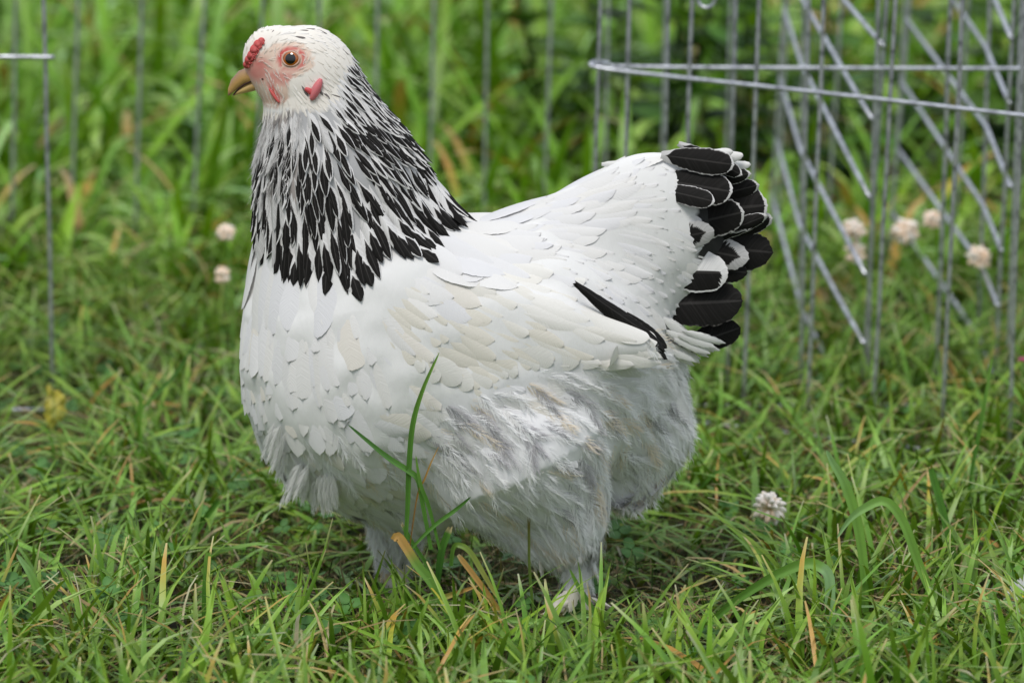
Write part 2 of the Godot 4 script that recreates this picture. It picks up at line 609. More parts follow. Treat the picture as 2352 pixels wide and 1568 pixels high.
		for w in q[0]:
			var pale := at(w[2], w[3], ups[1][4] + 0.004)
			var path := PackedVector3Array([at(w[0], w[1], ups[0][4] + 0.004), pale, at(w[4], w[5], ups[2][4] + 0.004)])
			for i in 3: path[i] -= base
			var fine := PackedVector3Array()
			for i in 5: fine.append(path[0].lerp(path[1], i / 5.0))
			for i in 6: fine.append(path[1].lerp(path[2], i / 5.0))
			put("cross_wire", wire_mesh(fine, 0.0024), zinc, p)

# ------------------------------------------------------------------ ground and grass
func build_ground() -> void:
	var soil := paint(Color(1, 1, 1), 0.95)
	var tex := NoiseTexture2D.new()
	tex.noise = FastNoiseLite.new()
	tex.noise.seed = 11
	tex.noise.frequency = 0.02
	tex.noise.fractal_octaves = 5
	tex.width = 512
	tex.height = 512
	tex.seamless = true
	var ramp := Gradient.new()
	ramp.colors = PackedColorArray([lin(40, 36, 22).linear_to_srgb(), lin(70, 72, 34).linear_to_srgb(), lin(98, 86, 54).linear_to_srgb()])
	ramp.offsets = PackedFloat32Array([0.25, 0.5, 0.75])
	tex.color_ramp = ramp
	soil.albedo_texture = tex
	soil.uv1_triplanar = true
	soil.uv1_world_triplanar = true
	soil.uv1_scale = Vector3(3, 3, 3)
	var pm := PlaneMesh.new()
	pm.size = Vector2(400, 400)
	var g := put("ground", pm, soil)
	tag(g, "brown and green soil under the grass", "ground", "", "structure")

func grass_material(rough := 0.4) -> StandardMaterial3D:
	var m := paint(Color(1, 1, 1), rough, true)
	m.backlight_enabled = true
	m.backlight = Color(0.62, 0.62, 0.4)
	m.metallic_specular = 0.5
	return m

func build_grass() -> void:
	var g1 := lin(100, 144, 38)
	var g2 := lin(136, 175, 60)
	var g3 := lin(166, 196, 122)
	var pale := lin(196, 186, 140)
	var straw := lin(176, 152, 100)
	var rust := lin(196, 154, 78)
	var brown := lin(120, 92, 58)
	var mat := grass_material()
	var noise := FastNoiseLite.new()
	noise.seed = 3
	noise.frequency = 2.2
	var fine := FastNoiseLite.new()
	fine.seed = 8
	fine.frequency = 9.0

	var kinds := []                                        # mesh, share
	for k in 3:
		kinds.append(blade(6, rnd(0.15, 0.5), 0.12, rnd(0.0, 0.25), [[0.0, straw.lerp(g1, 0.3)], [0.25, g1], [0.7, g2], [1.0, g2]]))
	kinds.append(blade(6, 0.9, 0.12, 0.55, [[0.0, g1], [0.4, g2], [0.75, g3], [1.0, g3]]))
	kinds.append(blade(5, 0.25, 0.12, 0.05, [[0.0, g1], [0.5, g1], [0.93, g2], [0.97, pale], [1.0, pale]], 0.86))        # mown tip
	kinds.append(blade(5, 0.4, 0.12, 0.15, [[0.0, g1], [0.45, g2], [0.7, rust.lerp(g2, 0.4)], [0.85, rust], [1.0, pale]], 0.85))
	kinds.append(blade(5, 0.5, 0.1, 0.2, [[0.0, brown], [0.4, rust], [0.8, rust.lerp(straw, 0.5)], [1.0, straw]], 0.8))
	kinds.append(blade(5, 0.6, 0.06, 0.3, [[0.0, brown], [0.3, straw], [1.0, pale]], 0.6))
	var lawn := thing("lawn_grass")
	tag(lawn, "short mown grass with pale cut tips and yellowed blades round the hen", "grass", "", "stuff")
	var sc := []
	for k in kinds: sc.append(Scatter.new())
	for i in 31000:
		var z := rnd(-1.35, 0.6)
		var half := 0.4 * (EYE.z - z) / 2.5 + 0.22
		var x := rnd(-half, half)
		if i >= 19000: x = signf(x) * (half + rnd(0.0, 0.9))
		var den := noise.get_noise_2d(x * 2.0, z * 2.0) * 0.5 + 0.5
		if rng.randf() > 0.4 + den * 0.8: continue
		var long := rng.randf() < 0.2
		var l := rnd(0.1, 0.19) if long else rnd(0.045, 0.125)
		var far := smoothstep(-0.4, -1.2, z)
		l *= 1.0 + far * 0.7
		var tilt := minf(absf(rng.randfn(0.0, 0.42)) + 0.06, 1.4)
		if long: tilt = rnd(0.2, 1.2)
		# how high a tip may stand here: the mower and the hen's feet keep it low round her
		var most := lerpf(0.085, 0.135, far) + 0.02 * smoothstep(0.2, 0.3, x) * (1.0 - far)
		var under := x > -0.21 and x < 0.15 and z > -0.13 and z < 0.09
		if under: most = 0.034
		elif z > -0.2 and z < 0.14 and x > -0.25 and x < 0.2: most = 0.05
		elif z > 0.14: most = 0.1
		if absf(x + 0.43) < 0.04 and z > -0.62 and z < -0.25: most = 0.03
		if under: l = minf(l, 0.06)
		if under and x > -0.03 and x < 0.12 and z > -0.02:
			most = 0.02
			if rng.randf() < 0.65: continue
		if l * cos(tilt) > most: tilt = acos(most / l)
		var warm := fine.get_noise_2d(x * 1.5 + 50.0, z * 1.5)
		var r := rng.randf()
		var k := 0
		if r < 0.40: k = rng.randi() % 3
		elif r < 0.58: k = 3
		elif r < 0.74: k = 4
		elif r < 0.83 + warm * 0.1: k = 5
		elif r < 0.86 + warm * 0.06: k = 6
		elif r < 0.94: k = 7
		else: k = rng.randi() % 3
		if under and rng.randf() < 0.3: k = 7
		var w := rnd(0.004, 0.0078) if long else rnd(0.0026, 0.0058)
		if k == 7: w *= 0.45
		if k == 5 or k == 6: w *= 0.75
		var yaw := rng.randf() * TAU
		var lean := yaw + rnd(-0.9, 0.9)
		var y := Vector3(sin(lean) * sin(tilt), cos(tilt), cos(lean) * sin(tilt))
		var xa := Vector3(cos(yaw), 0, -sin(yaw))
		xa = (xa - y * xa.dot(y)).normalized()
		var za := xa.cross(y)
		if za.y > 0.0 and tilt > 0.5:                       # a long blade bends over, not up
			za = -za
			xa = -xa
		var tint := 0.62 + 0.5 * rng.randf() + warm * 0.16
		var hue := rnd(-1, 1)
		sc[k].add(xa * w, y * l, za * l, Vector3(x, 0.0, z), Color(tint * (1 + hue * 0.14), tint, tint * (1 - hue * 0.25)))
	# longer blades close to the camera
	for i in 420:
		var z := rnd(0.13, 0.5)
		var x := rnd(-0.52, 0.52)
		var mid := absf(x + 0.02) < 0.15
		var l := rnd(0.06, 0.095) if mid else rnd(0.09, 0.15)
		var tilt := absf(rng.randfn(0.0, 0.32)) + 0.05
		var lean := rng.randf() * TAU
		var y := Vector3(sin(lean) * sin(tilt), cos(tilt), cos(lean) * sin(tilt))
		if y.y * l > (0.08 if mid else 0.115): continue
		var xa := Vector3(rnd(0.5, 1.0), 0, rnd(-0.8, 0.8))
		xa = (xa - y * xa.dot(y)).normalized()
		var k := 5 if rng.randf() < 0.16 else 4 if rng.randf() < 0.25 else 3 if rng.randf() < 0.35 else rng.randi() % 3
		var tint := rnd(0.85, 1.2)
		sc[k].add(xa * rnd(0.0036, 0.007), y * l, xa.cross(y) * l * signf(rnd(-1, 1)), Vector3(x, 0, z), Color(tint * rnd(0.9, 1.1), tint, tint * rnd(0.8, 1.1)))
	# the tussock in front of the far leg
	for i in 80:
		var x := rnd(-0.19, -0.01)
		var z := rnd(0.05, 0.13)
		var l := rnd(0.045, 0.095)
		var tilt := rnd(0.15, 1.1)
		var lean := rng.randf() * TAU
		var y := Vector3(sin(lean) * sin(tilt), cos(tilt), cos(lean) * sin(tilt) * 0.6 + 0.15).normalized()
		var xa := Vector3(rnd(0.4, 1.0), 0, rnd(-0.7, 0.7))
		xa = (xa - y * xa.dot(y)).normalized()
		var k := 4 if rng.randf() < 0.2 else 5 if rng.randf() < 0.12 else 7 if rng.randf() < 0.1 else 3 if rng.randf() < 0.25 else rng.randi() % 3
		var tint := rnd(0.62, 1.05)
		sc[k].add(xa * rnd(0.0022, 0.0045), y * l, xa.cross(y) * l * signf(rnd(-1, 1)), Vector3(x, 0, z), Color(tint, tint, tint))
	for k in kinds.size(): scatter_out("grass_blades", sc[k], kinds[k], mat, lawn)

	# a fine mat of thatch and stubble on the soil
	var mat_d := grass_material(0.8)
	var thatch := thing("dry_thatch")
	tag(thatch, "dry straw coloured thatch lying flat between the green blades", "thatch", "", "stuff")
	var t1 := blade(4, 0.5, 0.0, 0.3, [[0.0, brown], [0.5, straw], [1.0, pale]], 0.5)
	var t2 := blade(4, 0.8, 0.0, 0.4, [[0.0, lin(60, 80, 30)], [0.5, lin(84, 116, 48)], [1.0, lin(96, 128, 56)]], 0.9)
	var s1 := Scatter.new()
	var s2 := Scatter.new()
	for i in 34000:
		var z := rnd(-1.3, 0.5)
		var half := 0.4 * (EYE.z - z) / 2.5 + 0.2
		var x := rnd(-half, half)
		var yaw := rng.randf() * TAU
		var dry := rng.randf() < 0.42 + 0.3 * fine.get_noise_2d(x, z)
		var tilt := rnd(0.9, 1.5) if dry else rnd(0.2, 1.3)
		var y := Vector3(sin(yaw) * sin(tilt), cos(tilt), cos(yaw) * sin(tilt))
		var xa := Vector3(cos(yaw), 0, -sin(yaw))
		var za := xa.cross(y)
		var h := rnd(0.018, 0.05) if dry else rnd(0.012, 0.03)
		var tint := rnd(0.4, 0.95)
		(s1 if dry else s2).add(xa * rnd(0.0006, 0.0017), y * h, za * h * rnd(-0.6, 0.6), Vector3(x, rnd(0.0, 0.012), z), Color(tint, tint, tint))
	scatter_out("straw", s1, t1, mat_d, thatch)
	scatter_out("stubble", s2, t2, mat_d, thatch)

	# clover and small round leaves
	var leafs := thing("clover_leaves")
	tag(leafs, "low green clover leaves growing among the lawn grass", "clover", "", "stuff")
	var lm := grass_material(0.6)
	var cs := Scatter.new()
	var st := new_tool()
	for k in 3:
		var a0 := TAU * k / 3.0
		var mid := Vector3(sin(a0), 0.14, cos(a0)) * 0.52
		var b: int = st.get_meta("n")
		st.set_color(lin(104, 148, 78))
		st.add_vertex(Vector3.ZERO)
		for j in 11:
			var a := TAU * j / 10.0
			var notch := 1.0 - 0.16 * exp(-pow(wrapf(a, -PI, PI) / 0.35, 2))
			st.set_color(lin(72, 118, 46))
			st.add_vertex(mid + (Vector3(sin(a0), 0.1, cos(a0)) * cos(a) * notch * 0.5 + Vector3(cos(a0), 0.0, -sin(a0)) * sin(a) * 0.44) + Vector3(0, 0.05 * cos(2 * a), 0))
		for j in 10:
			for q in [b, b + 1 + j, b + 2 + j]: st.add_index(q)
		st.set_meta("n", b + 12)
	st.generate_normals()
	var clover := st.commit()
	for i in 700:
		var z := rnd(-1.0, 0.4)
		var half := 0.4 * (EYE.z - z) / 2.5 + 0.1
		var x := rnd(-half, half)
		if noise.get_noise_2d(x * 3.0 + 20.0, z * 3.0) < 0.0 - 0.25 * smoothstep(0.0, -0.4, x): continue
		var s := rnd(0.007, 0.0125)
		var up := Vector3(rnd(-0.5, 0.5), 1, rnd(-0.2, 0.8)).normalized()
		var xa := up.cross(Vector3(sin(i * 1.7), 0, cos(i * 1.7))).normalized()
		var tint := rnd(0.7, 1.1)
		cs.add(xa * s, up * s, xa.cross(up) * s, Vector3(x, rnd(0.012, 0.035), z), Color(tint * 0.9, tint, tint * 0.95))
	scatter_out("leaf_trios", cs, clover, lm, leafs)

	# tall grass behind the pen
	var b1 := lin(98, 146, 22)
	var b2 := lin(140, 186, 48)
	var b3 := lin(168, 202, 124)
	var tall := thing("tall_meadow_grass")
	tag(tall, "tall bright green grass growing beyond the wire pen", "grass", "", "stuff")
	var tk := [
		blade(8, 0.35, 0.12, 0.1, [[0.0, b1.lerp(brown, 0.4)], [0.25, b1], [1.0, b2]]),
		blade(8, 0.7, 0.12, 0.45, [[0.0, b1], [0.4, b2], [0.75, b3], [1.0, b2]]),
		blade(8, 1.0, 0.12, 0.8, [[0.0, b1], [0.4, b2], [0.8, b3], [1.0, b3]]),
		blade(7, 0.4, 0.1, 0.2, [[0.0, b1], [0.4, b2], [0.7, rust], [1.0, straw]], 0.7),
		blade(7, 0.5, 0.1, 0.3, [[0.0, brown], [0.4, rust], [1.0, straw]], 0.7)]
	var ts := []
	for k in tk: ts.append(Scatter.new())
	for i in 17000:
		var z := -1.04 - 6.0 * pow(rng.randf(), 1.8)
		var half := 0.4 * (EYE.z - z) / 2.5 + 0.5
		var x := rnd(-half, half)
		if i >= 10000: x = signf(x) * (half + rnd(0.0, 1.6))
		var grow := smoothstep(-0.9, -1.8, z)
		var den := noise.get_noise_2d(x * 1.6 + 9.0, z * 1.6) * 0.5 + 0.5
		if rng.randf() > 0.15 + den * 1.2: continue
		if x > 0.08 and z < -1.35 and z > -2.3 and rng.randf() < 0.72: continue
		var h := rnd(0.07, 0.17) + grow * rnd(0.08, 0.36) * (0.4 + den)
		if x > 0.0: h *= 1.0 - 0.3 * smoothstep(0.0, 0.5, x) * grow
		var r := rng.randf()
		var k := 0 if r < 0.42 else 1 if r < 0.72 else 2 if r < 0.93 else 3 if r < 0.97 else 4
		var w := rnd(0.006, 0.015) * (1.0 + grow * 0.6)
		var yaw := rng.randf() * TAU
		var tilt := absf(rng.randfn(0.0, 0.3)) + 0.04
		var lean := yaw + rnd(-0.5, 0.5)
		var y := Vector3(sin(lean) * sin(tilt), cos(tilt), cos(lean) * sin(tilt))
		var xa := Vector3(cos(yaw), 0, -sin(yaw))
		xa = (xa - y * xa.dot(y)).normalized()
		var tint := 0.75 + 0.5 * rng.randf()
		var hue := rnd(-1, 1)
		ts[k].add(xa * w, y * h, xa.cross(y) * h, Vector3(x, 0.0, z), Color(tint * (1 + hue * 0.14), tint, tint * (1 - hue * 0.3)))
	for k in tk.size(): scatter_out("tall_blades", ts[k], tk[k], mat, tall)

	# broad leaved weeds in the shade behind the pen on the right
	var weed_mat := grass_material(0.55)
	var lf := new_tool()
	var rows := []
	var cols := []
	for i in 8:
		var t := i / 7.0
		var w := 0.36 * sin(PI * pow(t, 0.75)) + 0.012
		var c := lin(66, 110, 34).lerp(lin(96, 142, 52), t)
		rows.append(PackedVector3Array([Vector3(-w, t, -0.25 * t * t + 0.08), Vector3(-w * 0.5, t, -0.25 * t * t + 0.03), Vector3(0, t, -0.25 * t * t), Vector3(w * 0.5, t, -0.25 * t * t + 0.03), Vector3(w, t, -0.25 * t * t + 0.08)]))
		cols.append([c * 0.9, c, c * 1.15, c, c * 0.9])
	var leaf := sheet(rows, cols, [])
	for q in [[0.12, -1.75, 0.42, "dock"], [0.36, -1.6, 0.40, "nettle"], [0.60, -1.75, 0.46, "dock"], [0.80, -1.65, 0.38, "nettle"], [1.02, -2.4, 0.45, "dock"], [-1.0, -2.6, 0.36, "nettle"]]:
		var w := thing("leafy_weed", Vector3(q[0], 0, q[1]))
		var where: String = {0.12: "directly behind the tail corner", 0.36: "behind the pale slanting wires", 0.6: "behind the right of the pen", 0.8: "by the right edge of the picture", 1.02: "beyond the right edge", -1.0: "beyond the left edge"}[q[0]]
		tag(w, "dark green broad leaved weed growing %s" % where, "weed", "weeds behind the pen")
		var ls := Scatter.new()
		var stems := new_tool()
		for s in 9:
			var lean := Vector3(rnd(-0.35, 0.35), 1, rnd(-0.3, 0.3)).normalized()
			var hh: float = q[2] * rnd(0.65, 1.1)
			var foot := Vector3(rnd(-0.1, 0.1), 0, rnd(-0.1, 0.1))
			tube_into(stems, PackedVector3Array([foot, foot + lean * hh * 0.6 + Vector3(0, 0, 0.01), foot + lean * hh]), PackedFloat32Array([0.004, 0.003, 0.0015]), 5, [lin(70, 90, 40), lin(80, 104, 44), lin(90, 120, 50)])
			for l in 11:
				var t := 0.12 + 0.88 * l / 10.0
				var a := l * 2.4 + s
				var out := Vector3(cos(a), rnd(-0.15, 0.7), sin(a)).normalized()
				var xa := out.cross(Vector3.UP).normalized()
				var s2l := rnd(0.045, 0.09) * (1.25 - 0.5 * t)
				var tint := rnd(0.6, 1.15)
				ls.add(xa * s2l, out * s2l, xa.cross(out) * s2l, foot + lean * hh * t, Color(tint * rnd(0.85, 1.2), tint, tint * rnd(0.7, 1.1)))
		stems.generate_normals()
		put("stems", stems.commit(), weed_mat, w)
		scatter_out("leaves", ls, leaf, weed_mat, w)

# ------------------------------------------------------------------ the hen
var hen: Node3D
var white_mat: StandardMaterial3D
var down_mat: StandardMaterial3D
var prints: Array[StandardMaterial3D] = []
var face := poly([556, 152, 572, 140, 600, 118, 632, 100, 690, 94, 716, 118, 722, 150, 700, 168, 660, 186, 660, 232, 640, 244, 606, 240, 590, 222, 556, 205])
var cape := poly([584, 250, 600, 262, 640, 258, 690, 240, 722, 240, 742, 228, 756, 190, 770, 120, 800, 110, 880, 200, 960, 350, 1050, 440, 1116, 490, 1100, 538, 1060, 532, 1018, 562, 965, 622, 885, 606, 862, 655, 792, 690, 745, 655, 700, 662, 660, 650, 640, 600, 612, 612, 590, 560, 556, 606, 545, 560, 560, 450, 575, 360])
var wing := poly([850, 640, 960, 640, 1090, 590, 1200, 600, 1330, 660, 1440, 735, 1522, 792, 1526, 835, 1300, 826, 1205, 850, 1110, 888, 1060, 886, 950, 830, 860, 760])
var fluff := poly([1052, 900, 1110, 892, 1205, 856, 1300, 832, 1520, 838, 1640, 800, 1640, 1000, 1580, 1140, 1400, 1210, 1380, 1280, 1230, 1350, 1090, 1240, 1000, 1150, 945, 1010, 985, 930])
var saddle := poly([1090, 480, 1240, 440, 1400, 370, 1600, 320, 1720, 340, 1800, 560, 1720, 760, 1640, 800, 1520, 790, 1440, 735, 1330, 655, 1200, 596, 1120, 560])

func build_hen() -> void:
	hen = thing("hen", Vector3(at(1180, 1410).x, 0, 0))
	tag(hen, "white hen with black laced neck and tail standing in the grass", "hen")
	lumps = FastNoiseLite.new()
	lumps.seed = 14
	lumps.frequency = 17.0
	lumps.fractal_octaves = 2
	prim(880, 835, 328, 1235, 820, 312, 0.86, 0, 0, 1)
	prim(715, 198, 112, 785, 440, 188, 0.72, 0, 0, 60)
	prim(785, 440, 188, 832, 660, 272, 0.8, 0, 0, 60)
	prim(632, 134, 74, 692, 152, 92, 0.62, 0, 0, 50)
	prim(1230, 735, 258, 1500, 537, 178, 0.56, 0, 0, 60)
	prim(1500, 537, 178, 1540, 590, 100, 0.42, 0, 0, 40)
	prim(1420, 890, 150, 1425, 960, 145, 0.62, 0, 0, 60)
	prim(800, 1010, 165, 965, 1092, 138, 0.85, 0, 0, 50)
	prim(970, 730, 125, 1475, 795, 24, 0.45, 0.060, 1, 75, 0.024)
	prim(1225, 1045, 198, 1308, 1190, 84, 0.8, 0.054, 0, 22)
	prim(1110, 1105, 108, 1265, 1222, 76, 0.8, 0.048, 0, 30)
	prim(1455, 1000, 128, 1430, 1075, 98, 0.7, 0.0, 0, 50)
	prim(1325, 1270, 40, 1328, 1382, 29, 0.8, 0.045, 0, 20)
	prim(930, 1110, 120, 905, 1245, 55, 0.8, -0.04, 0, 40)
	prim(905, 1280, 32, 905, 1386, 28, 0.8, -0.045, 0, 25)
	for f in [[1328, 1388, 0.045], [905, 1394, -0.045]]:      # toes
		prim(f[0], f[1] + 8, 16, f[0] - 85, f[1] + 26, 9, 0.9, f[2], 0, 12, 0.0)
		prim(f[0], f[1] + 8, 16, f[0] - 66, f[1] + 30, 9, 0.9, f[2], 0, 12, 0.03)
		prim(f[0], f[1] + 8, 16, f[0] - 66, f[1] + 14, 9, 0.9, f[2], 0, 12, -0.03)
		prim(f[0], f[1] + 8, 14, f[0] + 46, f[1] + 18, 8, 0.9, f[2], 0, 12, 0.0)
	for f in [[560, 300, 0, 1], [600, 560, 0, 1], [570, 800, 0.1, 1], [640, 1000, 0.35, 1], [760, 800, 0.2, 1], [760, 1050, 0.5, 0.9], [900, 800, 0.6, 0.8], [900, 950, 0.65, 0.7], [930, 1120, 0.4, 0.9], [640, 250, -0.1, 1], [700, 300, 0.15, 1], [800, 250, 0.55, 0.8], [880, 330, 0.6, 0.8], [700, 500, 0.08, 1], [820, 500, 0.3, 1], [950, 480, 0.55, 0.8], [1060, 490, 0.75, 0.6], [680, 80, 0.9, 0.25], [590, 80, 0.3, -0.6], [760, 130, 0.7, 0.6], [700, 200, 0.6, 0.6], [620, 200, 0.5, 0.7], [740, 660, 0.15, 1], [900, 650, 0.75, 0.5], [1100, 650, 0.9, 0.4], [1250, 760, 0.9, 0.35], [1450, 790, 1, 0.3], [1050, 800, 0.85, 0.45], [1150, 520, 1, 0.1], [1300, 480, 0.95, -0.2], [1450, 420, 0.95, -0.1], [1600, 360, 1, 0.2], [1300, 580, 0.85, 0.4], [1450, 560, 0.8, 0.5], [1450, 680, 0.7, 0.6], [1580, 700, 0.8, 0.6], [1650, 560, 0.95, 0.35], [1150, 920, 0.8, 0.5], [1300, 900, 0.85, 0.45], [1500, 900, 0.8, 0.5], [1590, 930, 0.4, 0.9], [1200, 1050, 0.65, 0.75], [1400, 1050, 0.5, 0.85], [1540, 1080, 0.15, 1], [1250, 1200, 0.5, 0.85], [1350, 1200, 0.2, 1], [1120, 1150, 0.6, 0.8], [1000, 1180, 0.3, 1], [1330, 1330, 0, 1], [905, 1330, 0, 1], [1040, 1000, 0.8, 0.5]]:
		flow_at.append([Vector2(f[0], f[1]), Vector2(f[2], f[3]).normalized()])

	net(0.0042, func(p: Vector3) -> bool: return seen_at(Vector3(p.x, p.y, absf(p.z))).y > 228.0)
	net(0.0024, func(p: Vector3) -> bool: return seen_at(Vector3(p.x, p.y, absf(p.z))).y < 246.0)
	build_body()
	build_coat()
	build_tail()
	build_head()

func local(p: Vector3) -> Vector3:
	return p - hen.position

func build_body() -> void:
	var st := SurfaceTool.new()
	st.begin(Mesh.PRIMITIVE_TRIANGLES)
	var n := FastNoiseLite.new()
	n.seed = 5
	n.frequency = 60.0
	for i in skin_v.size():
		var p := skin_v[i]
		var q := seen_at(Vector3(p.x, p.y, absf(p.z)))
		var c := lin(226, 225, 225)
		if q.y < 248.0 and inside(face, q):
			c = lin(226, 202, 186)
			var e := (q - Vector2(669, 136)) * Vector2(1.0, 1.12)
			var d := e.length()
			var a := atan2(e.y, e.x)
			var red := smoothstep(21.0, 25.0, d) * (1.0 - smoothstep(30.0, 37.0, d)) * (1.0 - 0.45 * smoothstep(0.5, 1.0, sin(a)))
			red = maxf(red, 0.75 * (1.0 - smoothstep(8.0, 24.0, absf(q.y - 178.0 - (q.x - 620.0) * 0.12))) * smoothstep(600.0, 625.0, q.x) * (1.0 - smoothstep(650.0, 690.0, q.x)))
			red = maxf(red, 0.9 * (1.0 - smoothstep(3.0, 13.0, absf(q.x - 626.0 - (q.y - 205.0) * 0.65))) * smoothstep(186.0, 196.0, q.y) * (1.0 - smoothstep(228.0, 242.0, q.y)))
			red = maxf(red, 0.75 * (1.0 - smoothstep(12.0, 44.0, (q - Vector2(592, 160)).length())))
			c = c.lerp(lin(196, 72, 70), clampf(red * (0.85 + 0.4 * n.get_noise_3dv(p)), 0.0, 1.0))
			if d < 24.0: c = lin(216, 196, 178)
			c = c.lerp(lin(190, 150, 130), 0.6 * smoothstep(196.0, 240.0, q.y) * (1.0 - red))
		elif q.y < 250.0 and q.x > 545.0: c = lin(236, 230, 222)
		elif inside(cape, q) and inside(cape, q + Vector2(10, 70)): c = lin(176, 176, 178) if q.x > 680.0 else lin(160, 152, 150)
		elif inside(fluff, q): c = lin(226, 225, 228)
		elif q.x > 1600.0 and q.y > 390.0 and q.y < 800.0: c = lin(36, 34, 35)
		elif q.y > 1385.0: c = lin(222, 204, 160)
		st.set_color(c)
		st.set_normal(skin_n[i])
		st.add_vertex(local(p))
	for k in skin_i: st.add_index(k)
	var m := paint(Color(1, 1, 1), 0.8, true)
	m.rim_enabled = true
	m.rim = 0.3
	var fuzz := NoiseTexture2D.new()
	fuzz.noise = FastNoiseLite.new()
	fuzz.noise.seed = 21
	fuzz.noise.frequency = 0.02
	fuzz.noise.fractal_octaves = 5
	fuzz.width = 512
	fuzz.height = 512
	fuzz.seamless = true
	m.heightmap_enabled = true
	m.heightmap_texture = fuzz
	m.heightmap_scale = 0.03
	m.uv1_triplanar = true
	m.uv1_scale = Vector3(12, 5, 12)
	put("body", st.commit(), m, hen)

# points spread evenly over the body, at a spacing that depends on the place
func spread(tries: int, spacing: Callable, s: int, along := 1.0) -> Array:
	var r := RandomNumberGenerator.new()
	r.seed = s
	var area := PackedFloat32Array()
	var total := 0.0
	for i in range(0, skin_i.size(), 3):
		var a := skin_v[skin_i[i]]
		total += (skin_v[skin_i[i + 1]] - a).cross(skin_v[skin_i[i + 2]] - a).length()
		area.append(total)
	var out := []
	var hash := {}
	for t in tries:
		var k := area.bsearch(r.randf() * total) * 3
		if k >= skin_i.size(): continue
		var u := r.randf()
		var v := r.randf()
		if u + v > 1.0:
			u = 1.0 - u
			v = 1.0 - v
		var p := skin_v[skin_i[k]] * (1 - u - v) + skin_v[skin_i[k + 1]] * u + skin_v[skin_i[k + 2]] * v
		var q := seen_at(Vector3(p.x, p.y, absf(p.z)))
		var d: float = spacing.call(p, q)
		if d <= 0.0: continue
		var dir := flow(q) if along < 1.0 else Vector2.ZERO
		var cell := Vector3i((p / 0.02).floor())
		var ok := true
		for o in 27:
			var cc := cell + Vector3i(o % 3 - 1, (o / 3) % 3 - 1, o / 9 - 1)
			for w in hash.get(cc, []):
				var gap: Vector3 = p - w
				var len2 := gap.length_squared()
				if along < 1.0:
					var a := gap.x * dir.x - gap.y * dir.y
					len2 -= a * a * (1.0 - along * along)
				if len2 < d * d:
					ok = false
					break
			if not ok: break
		if not ok: continue
		if not hash.has(cell): hash[cell] = []
		hash[cell].append(p)
		var n := (skin_n[skin_i[k]] * (1 - u - v) + skin_n[skin_i[k + 1]] * u + skin_n[skin_i[k + 2]] * v).normalized()
		out.append([p, n, q])
	return out

func feather_material(tex: Texture2D, back := 0.45) -> StandardMaterial3D:
	var m := paint(Color(1, 1, 1), 0.72, true)
	if tex: m.albedo_texture = tex
	m.backlight_enabled = true
	m.backlight = Color(back, back, back)
	m.rim_enabled = true
	m.rim = 0.25
	m.metallic_specular = 0.35
	return m

